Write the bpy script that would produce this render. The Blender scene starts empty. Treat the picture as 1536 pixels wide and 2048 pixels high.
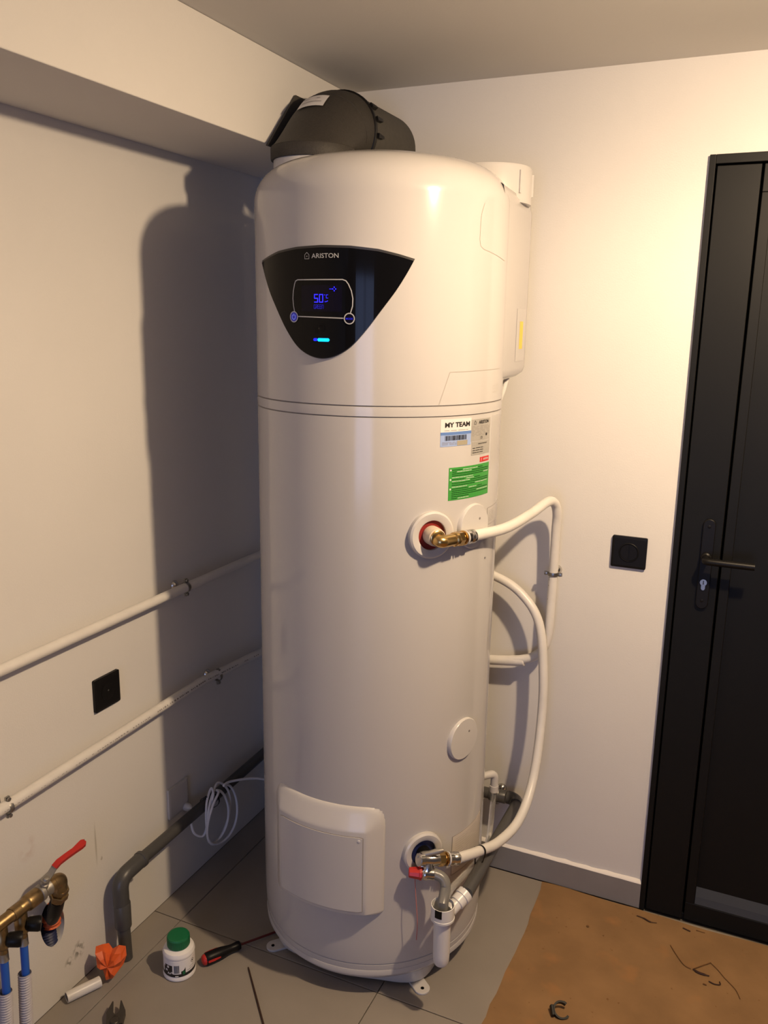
import bpy, bmesh, math, random
from mathutils import Vector, Matrix
random.seed(7)
C = bpy.context.scene.collection
SC = bpy.context.scene
PI = math.pi

# ------------------------------------------------------------------ camera, world, lights, exposure
def make_camera():
    yaw, pit, roll = 0.4230, 0.2229, 0.0161
    f = Vector((-math.sin(yaw)*math.cos(pit), math.cos(yaw)*math.cos(pit), -math.sin(pit)))
    r = f.cross(Vector((0, 0, 1))).normalized(); u = r.cross(f)
    c, s = math.cos(roll), math.sin(roll)
    r, u = c*r + s*u, -s*r + c*u
    cam = bpy.data.cameras.new('camera'); o = bpy.data.objects.new('camera', cam); C.objects.link(o)
    m = Matrix.Identity(4)
    for i in range(3):
        m[i][0], m[i][1], m[i][2] = r[i], u[i], -f[i]
    m[0][3], m[1][3], m[2][3] = 1.4179, -2.2352, 1.6272
    o.matrix_world = m
    cam.sensor_fit = 'HORIZONTAL'; cam.sensor_width = 36; cam.lens = 1686.4/1536*36; cam.clip_start = .02
    SC.camera = o
make_camera()
w = bpy.data.worlds.new('dusk'); SC.world = w; w.use_nodes = True
w.node_tree.nodes['Background'].inputs[0].default_value = (.25, .42, 1, 1)
w.node_tree.nodes['Background'].inputs[1].default_value = .35
SC.view_settings.view_transform = 'Standard'; SC.view_settings.look = 'None'
SC.view_settings.gamma = 1; SC.view_settings.use_curve_mapping = False
SC.view_settings.exposure = 0.07
LAMP = (1.68, -.927, 2.140)          # bare warm bulb hanging just under the ceiling
LAMP_W, LAMP_COL = 121, (1, .745, .48)
LAMP_B = (1.72, -3.45, 2.12)         # second, weaker bulb at the other end of the room
LAMP_B_W = 1.5
BULB_CURVE = (1.0, .93, .45, .20, .16)   # relative strength from straight down to straight up
DUSK_W, DUSK_COL = 42, (.42, .55, 1)
def area(name, loc, rot, sx, sy, watt, col):
    d = bpy.data.lights.new(name, 'AREA'); d.shape = 'RECTANGLE'; d.size = sx; d.size_y = sy
    d.energy = watt; d.color = col
    o = bpy.data.objects.new(name, d); C.objects.link(o); o.location = loc; o.rotation_euler = rot
area('window_daylight', (1.75, -6.36, 1.05), (math.radians(90), 0, 0), 1.6, 2.0, DUSK_W, DUSK_COL)

# ------------------------------------------------------------------ materials
def mat(name, col, rough=.5, metal=0, coat=0, emit=None, estr=0, noise=0, nscale=20, bump=0, bscale=200,
        trans=0, ior=1.45, col2=None, spec=.5):
    m = bpy.data.materials.new(name); m.use_nodes = True
    nt = m.node_tree; b = nt.nodes['Principled BSDF']
    b.inputs['Base Color'].default_value = (*col, 1); b.inputs['Roughness'].default_value = rough
    b.inputs['Metallic'].default_value = metal; b.inputs['Coat Weight'].default_value = coat
    b.inputs['Coat Roughness'].default_value = .06; b.inputs['IOR'].default_value = ior
    b.inputs['Specular IOR Level'].default_value = spec
    b.inputs['Transmission Weight'].default_value = trans
    if emit: b.inputs['Emission Color'].default_value = (*emit, 1); b.inputs['Emission Strength'].default_value = estr
    tc = None
    if noise or bump:
        tc = nt.nodes.new('ShaderNodeNewGeometry')
    if noise:
        n = nt.nodes.new('ShaderNodeTexNoise'); n.inputs['Scale'].default_value = nscale; n.inputs['Detail'].default_value = 6
        nt.links.new(tc.outputs['Position'], n.inputs['Vector'])
        r = nt.nodes.new('ShaderNodeValToRGB'); r.color_ramp.elements[0].position = .3; r.color_ramp.elements[1].position = .7
        a = col2 if col2 else tuple(c*(1-noise) for c in col)
        r.color_ramp.elements[0].color = (*a, 1); r.color_ramp.elements[1].color = (*col, 1)
        nt.links.new(n.outputs['Fac'], r.inputs['Fac']); nt.links.new(r.outputs['Color'], b.inputs['Base Color'])
    if bump:
        n2 = nt.nodes.new('ShaderNodeTexNoise'); n2.inputs['Scale'].default_value = bscale; n2.inputs['Detail'].default_value = 3
        nt.links.new(tc.outputs['Position'], n2.inputs['Vector'])
        bp = nt.nodes.new('ShaderNodeBump'); bp.inputs['Strength'].default_value = bump; bp.inputs['Distance'].default_value = .002
        nt.links.new(n2.outputs['Fac'], bp.inputs['Height']); nt.links.new(bp.outputs['Normal'], b.inputs['Normal'])
    return m

M = {}
M['plaster'] = mat('white_plaster', (.655, .635, .61), .8, noise=.035, nscale=3, bump=.12, bscale=260, spec=.25)
M['plaster_ceiling'] = mat('ceiling_paint', (.68, .66, .62), .85, bump=.1, bscale=240, spec=.2)
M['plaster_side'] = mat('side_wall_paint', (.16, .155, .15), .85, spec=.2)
M['enamel'] = mat('white_enamel', (.465, .447, .438), .14, coat=0)
M['white_plastic'] = mat('white_plastic', (.52, .50, .485), .32, coat=.2)
M['white_pipe'] = mat('white_pipe', (.66, .635, .60), .35, noise=.06, nscale=30)
M['white_pvc'] = mat('white_pvc', (.64, .63, .62), .3)
M['seam'] = mat('seam_gap', (.20, .18, .17), .7)
M['gloss_black'] = mat('black_glass', (.004, .004, .005), .07, spec=.16)
M['panel_edge'] = mat('charcoal_bezel', (.035, .033, .032), .35)
M['print_grey'] = mat('grey_print', (.42, .42, .42), .4)
M['print_black'] = mat('black_print', (.015, .014, .014), .5)
M['print_faint'] = mat('faint_print', (.33, .30, .27), .5)
M['print_pipe'] = mat('pipe_print', (.22, .20, .19), .6)
M['lcd'] = mat('dark_lcd', (.005, .004, .012), .08, spec=.16)
M['lcd_on'] = mat('blue_digits', (0, 0, .1), .4, emit=(.025, .02, 1), estr=1.6)
M['lcd_dim'] = mat('dim_blue_digits', (0, 0, .1), .4, emit=(.02, .015, .75), estr=.65)
M['btn_blue'] = mat('button_backlight', (0, 0, .06), .3, emit=(.01, .012, .22), estr=.7)
M['btn_icon'] = mat('button_icon', (.2, .2, .4), .3, emit=(.2, .28, .9), estr=.7)
M['led'] = mat('cyan_led', (0, .2, .4), .3, emit=(0, .52, 1), estr=1.5)
M['led_blue'] = mat('blue_led', (0, 0, .3), .3, emit=(.01, .02, .95), estr=1.2)
M['foam_black'] = mat('black_foam', (.035, .030, .025), .62, noise=.35, nscale=260, bump=.4, bscale=420)
M['foam_grey'] = mat('grey_foam', (.055, .050, .043), .7, noise=.2, nscale=80)
M['black'] = mat('black_plastic', (.006, .0055, .0055), .4, spec=.22)
M['door'] = mat('anthracite_coating', (.005, .005, .0046), .5, noise=.12, nscale=7, spec=.24)
M['door_gap'] = mat('door_gap', (.003, .003, .003), .9, spec=0)
M['door_bead_lit'] = mat('anthracite_lit_bead', (.028, .028, .026), .5)  # lighter than the door coating: the light its slope catches is in the colour
M['chrome'] = mat('chrome', (.62, .60, .57), .18, metal=1)
M['steel'] = mat('galvanised_steel', (.36, .35, .33), .35, metal=1)
M['steel_dull'] = mat('dull_steel', (.34, .32, .29), .5, metal=.85)
M['brass'] = mat('brass', (.62, .42, .17), .24, metal=1)
M['brass_old'] = mat('dull_brass', (.36, .25, .12), .38, metal=.95, noise=.3, nscale=90)
M['cream'] = mat('cream_coupling', (.55, .46, .36), .4)
M['dark_red'] = mat('dark_red', (.22, .015, .012), .5)
M['navy'] = mat('dark_blue', (.012, .018, .07), .5)
M['red'] = mat('red_plastic', (.42, .022, .018), .35)
M['grey_pvc'] = mat('grey_pvc', (.062, .060, .058), .38)
M['grey_pvc_light'] = mat('light_grey_pvc', (.17, .165, .155), .28)
M['tile'] = mat('greige_tile', (.265, .235, .205), .45, noise=.12, nscale=5, bump=.05, bscale=90)
M['grout'] = mat('grey_grout', (.13, .115, .10), .9)
M['skirting'] = mat('grey_skirting_tile', (.24, .225, .22), .5, noise=.1, nscale=9)
M['caulk'] = mat('white_caulk', (.74, .70, .66), .8, bump=.5, bscale=60)
M['clear'] = mat('clear_hose', (.92, .92, .9), .12, trans=.86, ior=1.3)
M['blue_pipe'] = mat('blue_pipe', (.018, .10, .46), .35)
M['red_pipe'] = mat('red_pipe', (.30, .02, .02), .4)
M['conduit'] = mat('grey_conduit', (.42, .40, .43), .5)
M['orange'] = mat('orange_film', (.72, .115, .022), .42, noise=.25, nscale=30)
M['orange2'] = mat('orange_sleeve', (.60, .13, .04), .6, noise=.2, nscale=50)
M['label_white'] = mat('white_label', (.62, .60, .59), .5)
M['label_foil'] = mat('silver_foil', (.40, .385, .355), .38, metal=.25)
M['label_blue'] = mat('blue_label', (.27, .36, .60), .5)
M['label_blue_dark'] = mat('dark_blue_label', (.10, .19, .44), .5)
M['label_green'] = mat('green_label', (.045, .27, .045), .45)
M['label_green_dark'] = mat('dark_green_print', (.005, .07, .008), .5)
M['label_red'] = mat('red_label', (.48, .025, .025), .45)
M['label_yellow'] = mat('yellow_label', (.74, .52, .07), .5)
M['label_tan'] = mat('tan_label', (.30, .27, .20), .5)
M['label_beige'] = mat('clear_label', (.56, .50, .44), .35)
M['green_cap'] = mat('green_cap', (.006, .125, .045), .42)
M['bottle'] = mat('bottle_white', (.78, .755, .74), .38)
M['cable'] = mat('white_cable', (.66, .65, .68), .45)
M['wood_dark'] = mat('dark_splinter', (.035, .014, .008), .7)
M['straw'] = mat('dry_stalk', (.14, .065, .02), .8)
M['hole'] = mat('raw_masonry', (.25, .22, .18), .95, noise=.5, nscale=120, bump=1, bscale=200)
M['tool'] = mat('blackened_tool_steel', (.06, .052, .045), .4, metal=.5)
M['shaft'] = mat('insulated_red_shaft', (.10, .012, .010), .45)
M['pink'] = mat('pink_cord', (.45, .17, .15), .7)

def kraft_mat():
    m = mat('kraft_paper', (.255, .148, .070), .85, noise=.22, nscale=8, spec=.15, bump=.25, bscale=60)
    nt = m.node_tree; b = nt.nodes['Principled BSDF']
    src = b.inputs['Base Color'].links[0].from_socket
    g = nt.nodes.new('ShaderNodeNewGeometry')
    def spots(scale, lo, hi, col, src):
        n = nt.nodes.new('ShaderNodeTexNoise'); n.inputs['Scale'].default_value = scale; n.inputs['Detail'].default_value = 3
        nt.links.new(g.outputs['Position'], n.inputs['Vector'])
        r = nt.nodes.new('ShaderNodeMapRange'); r.inputs[1].default_value = lo; r.inputs[2].default_value = hi
        nt.links.new(n.outputs['Fac'], r.inputs[0])
        mx = nt.nodes.new('ShaderNodeMix'); mx.data_type = 'RGBA'
        nt.links.new(r.outputs[0], mx.inputs[0]); nt.links.new(src, mx.inputs[6]); mx.inputs[7].default_value = (*col, 1)
        return mx.outputs[2]
    s = spots(55, .70, .76, (.16, .08, .03), src)
    s = spots(9, .60, .80, (.30, .15, .06), s)
    nt.links.new(s, b.inputs['Base Color'])
    return m
M['kraft'] = kraft_mat()

def left_wall_mat():
    m = mat('left_wall_plaster', (.655, .635, .61), .8, noise=.035, nscale=3, bump=.12, bscale=260, spec=.25)
    nt = m.node_tree; b = nt.nodes['Principled BSDF']; src = b.inputs['Base Color'].links[0].from_socket
    g = nt.nodes.new('ShaderNodeNewGeometry')
    def stain(cy, cz, ry, rz, col, amt, src, sc=70, lo=.45):
        mp = nt.nodes.new('ShaderNodeMapping'); mp.vector_type = 'TEXTURE'
        mp.inputs['Location'].default_value = (0, cy, cz); mp.inputs['Scale'].default_value = (1, ry, rz)
        nt.links.new(g.outputs['Position'], mp.inputs['Vector'])
        ln = nt.nodes.new('ShaderNodeVectorMath'); ln.operation = 'LENGTH'; nt.links.new(mp.outputs[0], ln.inputs[0])
        r = nt.nodes.new('ShaderNodeMapRange'); r.inputs[1].default_value = 1; r.inputs[2].default_value = .3
        nt.links.new(ln.outputs['Value'], r.inputs[0])
        n = nt.nodes.new('ShaderNodeTexNoise'); n.inputs['Scale'].default_value = sc
        nt.links.new(g.outputs['Position'], n.inputs['Vector'])
        r2 = nt.nodes.new('ShaderNodeMapRange'); r2.inputs[1].default_value = lo; r2.inputs[2].default_value = lo+.12
        nt.links.new(n.outputs['Fac'], r2.inputs[0])
        mu = nt.nodes.new('ShaderNodeMath'); mu.operation = 'MULTIPLY'; nt.links.new(r.outputs[0], mu.inputs[0]); nt.links.new(r2.outputs[0], mu.inputs[1])
        mu2 = nt.nodes.new('ShaderNodeMath'); mu2.operation = 'MULTIPLY'; nt.links.new(mu.outputs[0], mu2.inputs[0]); mu2.inputs[1].default_value = amt
        mx = nt.nodes.new('ShaderNodeMix'); mx.data_type = 'RGBA'
        nt.links.new(mu2.outputs[0], mx.inputs[0]); nt.links.new(src, mx.inputs[6]); mx.inputs[7].default_value = (*col, 1)
        return mx.outputs[2]
    s = stain(-.895, .088, .022, .028, (.13, .125, .10), .8, src)
    s = stain(-.928, .075, .016, .018, (.16, .15, .12), .7, s)
    s = stain(-.815, .335, .004, .07, (.28, .26, .22), .55, s, 20, .3)
    s = stain(-.80, .285, .006, .008, (.2, .17, .13), .8, s)
    s = stain(-1.02, .45, .03, .035, (.52, .42, .38), .5, s, 25)
    nt.links.new(s, b.inputs['Base Color'])
    return m
M['left_wall'] = left_wall_mat()

# ------------------------------------------------------------------ object helpers
ORG = {}
def tag(o, label, cat, group=None):
    o['label'] = label; o['category'] = cat
    if group: o['group'] = group
    return o
def thing(name, label, cat, loc, group=None):
    o = bpy.data.objects.new(name, None); C.objects.link(o); o.location = loc; o.empty_display_size = .05
    ORG[o.name] = Vector(loc); return tag(o, label, cat, group)
class MB:
    """collects world-space verts and faces"""
    def __init__(s): s.v = []; s.f = []; s.sm = []
    def add(s, vs, fs, smooth=False):
        k = len(s.v); s.v += [Vector(p) for p in vs]
        s.f += [tuple(i+k for i in f) for f in fs]; s.sm += [smooth]*len(fs); return s
    def box(s, x0, x1, y0, y1, z0, z1):
        vs = [(x, y, z) for x in (x0, x1) for y in (y0, y1) for z in (z0, z1)]
        return s.add(vs, [(0, 1, 3, 2), (4, 6, 7, 5), (0, 4, 5, 1), (2, 3, 7, 6), (0, 2, 6, 4), (1, 5, 7, 3)])
    def obj(s, name, m, parent=None, smooth_angle=None, bevel=0, bseg=2, label=None):
        org = ORG[parent.name] if parent else None
        if org is None:
            xs = [p.x for p in s.v]; ys = [p.y for p in s.v]; zs = [p.z for p in s.v]
            org = Vector(((min(xs)+max(xs))/2, (min(ys)+max(ys))/2, min(zs)))
        me = bpy.data.meshes.new(name); me.from_pydata([tuple(p-org) for p in s.v], [], s.f)
        me.polygons.foreach_set('use_smooth', s.sm); me.validate()
        bm = bmesh.new(); bm.from_mesh(me); bmesh.ops.recalc_face_normals(bm, faces=bm.faces); bm.to_mesh(me); bm.free()
        if any(s.sm): me.set_sharp_from_angle(angle=math.radians(smooth_angle or 40))
        me.materials.append(m)
        o = bpy.data.objects.new(name, me); C.objects.link(o)
        if parent: o.parent = parent; ORG[o.name] = org.copy()
        else: o.location = org; ORG[o.name] = org.copy()
        if bevel:
            bv = o.modifiers.new('bevel', 'BEVEL'); bv.width = bevel; bv.segments = bseg; bv.limit_method = 'ANGLE'
        if label: o['label'] = label
        return o
def frame(d):
    d = Vector(d).normalized(); a = Vector((0, 0, 1)) if abs(d.z) < .9 else Vector((1, 0, 0))
    u = a.cross(d).normalized(); return u, d.cross(u), d
def lathe(mb, prof, org, d, seg=32, close=True, smooth=True):
    """prof: [(r, h)] along direction d from org"""
    u, v, d = frame(d); org = Vector(org); vs = []; fs = []; n = len(prof)
    for r, h in prof:
        for k in range(seg):
            a = 2*PI*k/seg; vs.append(org + d*h + (u*math.cos(a)+v*math.sin(a))*r)
    for i in range(n-1):
        for k in range(seg):
            fs.append((i*seg+k, i*seg+(k+1) % seg, (i+1)*seg+(k+1) % seg, (i+1)*seg+k))
    if close:
        fs.append(tuple(range(seg))[::-1]); fs.append(tuple((n-1)*seg+k for k in range(seg)))
    return mb.add(vs, fs, smooth)
def catmull(pts, n=8):
    P = [Vector(p) for p in pts]; P = [P[0]*2-P[1]] + P + [P[-1]*2-P[-2]]; out = []
    for i in range(1, len(P)-2):
        for k in range(n):
            t = k/n; a, b, c, d = P[i-1:i+3]
            out.append(.5*((2*b)+(c-a)*t+(2*a-5*b+4*c-d)*t*t+(-a+3*b-3*c+d)*t**3))
    out.append(P[-2]); return out
def tube(mb, pts, r, seg=16, cap=True, inner=None):
    """r: float or list per point"""
    P = [Vector(p) for p in pts]; n = len(P); R = r if isinstance(r, (list, tuple)) else [r]*n
    T = [(P[min(i+1, n-1)]-P[max(i-1, 0)]).normalized() for i in range(n)]
    u, v, _ = frame(T[0]); vs = []; fs = []
    for i in range(n):
        u = (u-T[i]*u.dot(T[i])).normalized(); v = T[i].cross(u)
        for k in range(seg):
            a = 2*PI*k/seg; vs.append(P[i]+(u*math.cos(a)+v*math.sin(a))*R[i])
    for i in range(n-1):
        for k in range(seg): fs.append((i*seg+k, i*seg+(k+1) % seg, (i+1)*seg+(k+1) % seg, (i+1)*seg+k))
    if cap: fs += [tuple(range(seg))[::-1], tuple((n-1)*seg+k for k in range(seg))]
    return mb.add(vs, fs, True)
def bend(p0, corner, p1, rad, n=8):
    """rounded corner points from p0 over corner to p1"""
    c = Vector(corner); a = (Vector(p0)-c).normalized(); b = (Vector(p1)-c).normalized()
    s = c+a*rad; e = c+b*rad; return [s*(1-t)**2+c*2*t*(1-t)+e*t*t for t in [i/n for i in range(n+1)]]
def torus(mb, org, d, R, r, seg=28, s2=8, a0=0, a1=2*PI):
    u, v, d = frame(d); org = Vector(org); full = a1-a0 > 6.28; n = seg if full else seg+1; vs = []; fs = []
    for i in range(n):
        a = a0+(a1-a0)*i/seg; c = u*math.cos(a)+v*math.sin(a)
        for k in range(s2):
            b = 2*PI*k/s2; vs.append(org+c*(R+r*math.cos(b))+d*r*math.sin(b))
    for i in range(n if full else n-1):
        j = (i+1) % n
        for k in range(s2): fs.append((i*s2+k, j*s2+k, j*s2+(k+1) % s2, i*s2+(k+1) % s2))
    if not full: fs += [tuple(range(s2)), tuple((n-1)*s2+k for k in range(s2))[::-1]]
    return mb.add(vs, fs, True)
class Cyl:
    """maps (arc metres s, height z, radial offset) about theta0 degrees onto a vertical cylinder"""
    def __init__(s, cx, cy, R, th0=0, z0=0): s.cx, s.cy, s.R, s.t, s.z = cx, cy, R, math.radians(th0), z0
    def __call__(s, a, z, h=0):
        t = s.t + a/s.R; return Vector((s.cx+math.cos(t)*(s.R+h), s.cy+math.sin(t)*(s.R+h), s.z+z))
    def at(s, th, z): return Cyl(s.cx, s.cy, s.R, th, z)
def patch(mb, W, outline, h0, h1, n=24, rows=1):
    """outline [(s,z)] convex in z, wrapped on W, thick from h0 to h1"""
    smin = min(p[0] for p in outline); smax = max(p[0] for p in outline); m = len(outline); cols = []
    for i in range(n+1):
        s = smin+(smax-smin)*(.0005+.999*i/n); zs = []
        for k in range(m):
            a, b = outline[k], outline[(k+1) % m]
            if (a[0]-s)*(b[0]-s) <= 0 and a[0] != b[0]: zs.append(a[1]+(b[1]-a[1])*(s-a[0])/(b[0]-a[0]))
        cols.append((s, min(zs), max(zs)))
    k = rows+1; vs = []; fs = []
    for s, a, b in cols:
        for j in range(k): vs.append(W(s, a+(b-a)*j/rows, h1))
    for i in range(n):
        for j in range(rows): fs.append((i*k+j, (i+1)*k+j, (i+1)*k+j+1, i*k+j+1))
    mb.add(vs, fs, False)
    bnd = [(s, a) for s, a, b in cols] + [(s, b) for s, a, b in cols[::-1]]
    q = len(bnd); vs = [W(s, z, h1) for s, z in bnd] + [W(s, z, h0) for s, z in bnd]
    mb.add(vs, [(i, (i+1) % q, q+(i+1) % q, q+i) for i in range(q)], False)
    for i in range(len(mb.sm)): pass
    return mb
def rect(w, h, x=0, y=0): return [(x-w/2, y-h/2), (x+w/2, y-h/2), (x+w/2, y+h/2), (x-w/2, y+h/2)]
def disc(r, x=0, y=0, n=28): return [(x+r*math.cos(2*PI*k/n), y+r*math.sin(2*PI*k/n)) for k in range(n)]
def rrect(w, h, r, n=5):
    o = []
    for cx, cy, a0 in ((w/2-r, h/2-r, 0), (-w/2+r, h/2-r, 90), (-w/2+r, -h/2+r, 180), (w/2-r, -h/2+r, 270)):
        for k in range(n+1):
            a = math.radians(a0+90*k/n); o.append((cx+r*math.cos(a), cy+r*math.sin(a)))
    return o
def stroke(mb, W, pts, wd, h=.0006, closed=False):
    """flat ribbon printed on W"""
    P = [Vector(p).to_2d() for p in pts]
    if closed: P.append(P[0])
    for a, b in zip(P, P[1:]):
        d = b-a; L = d.length
        if L < 1e-6: continue
        d /= L; nrm = Vector((-d.y, d.x))*wd/2; a = a-d*wd*.3; b = b+d*wd*.3
        k = max(1, int(abs(b.x-a.x)/.008)); vs = []
        for i in range(k+1):
            p = a+(b-a)*i/k; vs += [W(*(p+nrm), h), W(*(p-nrm), h)]
        mb.add(vs, [(2*i, 2*i+1, 2*i+3, 2*i+2) for i in range(k)])
    return mb
_TX = {}
def text2d(s, size, bold=0, shear=0):
    key = (s, size, bold, shear)
    if key in _TX: return _TX[key]
    cu = bpy.data.curves.new('t', 'FONT'); cu.body = s; cu.size = size; cu.align_x = 'CENTER'; cu.align_y = 'CENTER'
    cu.resolution_u = 3; cu.offset = bold; cu.shear = shear; o = bpy.data.objects.new('t', cu); C.objects.link(o)
    bpy.context.view_layer.update()
    me = bpy.data.meshes.new_from_object(o.evaluated_get(bpy.context.evaluated_depsgraph_get()))
    vs = [(v.co.x, v.co.y) for v in me.vertices]; fs = [tuple(p.vertices) for p in me.polygons]
    bpy.data.objects.remove(o); bpy.data.curves.remove(cu); bpy.data.meshes.remove(me)
    _TX[key] = (vs, fs); return vs, fs
def text(mb, W, s, size, x=0, y=0, h=.0007, bold=0, sx=1, shear=0):
    vs, fs = text2d(s, size, bold, shear); return mb.add([W(x+a*sx, y+b, h) for a, b in vs], fs)
SEG = {'0': 'abcdef', '5': 'afgcd', 'G': 'afedc', 'R': 'abefgk', 'E': 'afged', 'N': 'efabc', 'C': 'afed', 'D': 'abcdef'}
def seg7(mb, W, ch, x, y, w, h, wd):
    p = {'a': ((x, y+h), (x+w, y+h)), 'b': ((x+w, y+h), (x+w, y+h/2)), 'c': ((x+w, y+h/2), (x+w, y)), 'd': ((x, y), (x+w, y)),
         'e': ((x, y), (x, y+h/2)), 'f': ((x, y+h/2), (x, y+h)), 'g': ((x, y+h/2), (x+w, y+h/2)), 'k': ((x+w*.4, y+h/2), (x+w, y))}
    for c in SEG[ch]: stroke(mb, W, p[c], wd, h=.0012)
class Flat:
    """maps (a, b, off) onto a plane"""
    def __init__(s, o, u, v): s.o, s.u, s.v = Vector(o), Vector(u), Vector(v); s.n = s.u.cross(s.v)
    def __call__(s, a, b, h=0): return s.o+s.u*a+s.v*b+s.n*h
def structure(o, label=None):
    o['kind'] = 'structure'
    if label: o['label'] = label
    return o

# ------------------------------------------------------------------ room shell
ZC = 2.233; XR = 4.3; YB = -6.2
def build_room():
    b = MB(); b.box(-.1, XR+.1, YB-.1, .25, -.06, -.006)
    fl = structure(b.obj('floor', M['grout']), 'greige tiled floor')
    k = 0
    for i in range(-1, 8):
        for j in range(-1, 11):
            x0 = .09+.6*i; x1 = x0+.6; y1 = -.012-.6*j; y0 = y1-.6
            x0 = max(x0, 0); x1 = min(x1, XR); y1 = min(y1, 0); y0 = max(y0, YB)
            if x1-x0 < .02 or y1-y0 < .02: continue
            g = .0012
            MB().box(x0+g, x1-g, y0+g, y1-g, -.007, 0).obj('tile', M['tile'], fl, bevel=.0008, bseg=1)
    # left wall with the cut-out for the hidden pipes and a small plug hole
    b = MB(); b.box(-.12, 0, YB, .1, 0, ZC)
    wl = b.obj('wall_left', M['left_wall'])
    cut = MB()
    lathe(cut, [(1, -.05), (1, .09)], (-.04, 0, 0), (1, 0, 0), 28)
    for v in cut.v: v.y = v.y*.036-.968; v.z = v.z*.062+.215+(v.y+.968)*-.3
    c2 = MB(); c2.box(-.03, .05, -.862, -.850, .350, .372)
    cobs = [cut.obj('cut_a', M['hole']), c2.obj('cut_b', M['hole'])]
    for c in cobs:
        bo = wl.modifiers.new('b', 'BOOLEAN'); bo.operation = 'DIFFERENCE'; bo.object = c; bo.solver = 'EXACT'
    bpy.context.view_layer.update()
    me = bpy.data.meshes.new_from_object(wl.evaluated_get(bpy.context.evaluated_depsgraph_get()))
    wl.modifiers.clear(); wl.data = me
    for c in cobs: bpy.data.objects.remove(c)
    structure(wl, 'white plastered wall with pipes and a rough cut-out')
    # back wall around the door opening
    b = MB(); DX0, DX1, DZ = 1.235, 2.17, 2.018
    b.box(-.12, DX0, 0, .1, 0, ZC); b.box(DX1, XR, 0, .1, 0, ZC); b.box(DX0, DX1, 0, .1, DZ, ZC)
    structure(b.obj('wall_back', M['plaster']), 'white plastered wall with dark door')
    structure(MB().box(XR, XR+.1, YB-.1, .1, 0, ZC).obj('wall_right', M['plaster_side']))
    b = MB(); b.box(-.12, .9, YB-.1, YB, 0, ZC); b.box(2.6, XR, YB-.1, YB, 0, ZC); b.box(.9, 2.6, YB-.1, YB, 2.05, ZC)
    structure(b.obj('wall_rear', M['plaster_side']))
    structure(MB().box(-.12, XR+.1, YB-.1, .1, ZC, ZC+.1).obj('ceiling', M['plaster_ceiling']))
    structure(MB().box(0, .286, YB, 0, 2.028, ZC-.0005).obj('trim_1', M['plaster'], bevel=.002), 'boxed white beam along the left wall')
    # garden door frame at the rear, daylight comes through it
    b = MB()
    for x in (.90, 1.725, 2.55): b.box(x, x+.05, YB-.06, YB-.01, 0, 2.05)
    for z in (0, 2.0): b.box(.90, 2.60, YB-.06, YB-.01, z, z+.05)
    structure(b.obj('window_1', M['door']))
    # skirting
    sk = MB().box(.012, 1.243, -.010, -.0002, 0, .078).obj('baseboard_back', M['skirting'], bevel=.001)
    structure(sk, 'grey tile skirting below the white wall')
    b = MB(); n = 60; vs = []
    for i in range(n+1):
        x = .02+1.22*i/n; t = .0035+random.random()*.0025; d = .009+random.random()*.002
        vs += [(x, -d, .078), (x, -.0003, .078), (x, -.0003, .078+t*1.6), (x, -d*.7, .078+t)]
    fs = []
    for i in range(n):
        for k in range(4): fs.append((i*4+k, i*4+(k+1) % 4, i*4+4+(k+1) % 4, i*4+4+k))
    b.add(vs, fs, True); b.obj('caulk_bead', M['caulk'], sk, 60)
build_room()

def bulb_light(loc, watt, label):
    d = bpy.data.lights.new('bulb_light', 'POINT'); d.energy = watt; d.color = LAMP_COL; d.shadow_soft_size = .032
    # LED bulb, cap up: brightest downwards, weaker sideways and towards the ceiling
    d.use_nodes = True; nt = d.node_tree; em = nt.nodes['Emission']
    tc = nt.nodes.new('ShaderNodeTexCoord'); sp = nt.nodes.new('ShaderNodeSeparateXYZ'); cv = nt.nodes.new('ShaderNodeFloatCurve')
    nt.links.new(tc.outputs['Normal'], sp.inputs[0]); mr = nt.nodes.new('ShaderNodeMapRange')
    mr.inputs[1].default_value = -1; mr.inputs[2].default_value = 1; nt.links.new(sp.outputs['Z'], mr.inputs[0])
    c = cv.mapping.curves[0]; c.points[0].location = (0, BULB_CURVE[0]); c.points[1].location = (1, BULB_CURVE[-1])
    for k in (1, 2, 3): c.points.new(k/4, BULB_CURVE[k])
    cv.mapping.update(); nt.links.new(mr.outputs[0], cv.inputs['Value']); nt.links.new(cv.outputs[0], em.inputs['Strength'])
    o = bpy.data.objects.new('bulb_light', d); C.objects.link(o); o.location = loc
    t = thing('ceiling_bulb', label, 'lamp', (loc[0], loc[1], ZC))
    m = MB(); lathe(m, [(.045, 0), (.045, -.008), (.02, -.014), (.018, -.052), (.015, -.054)], (loc[0], loc[1], ZC), (0, 0, 1)); m.obj('socket', M['white_plastic'], t)
bulb_light(LAMP, LAMP_W, 'bare bulb holder on the ceiling near the dark door')
bulb_light(LAMP_B, LAMP_B_W, 'bare bulb holder on the ceiling at the rear of the room')

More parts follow.
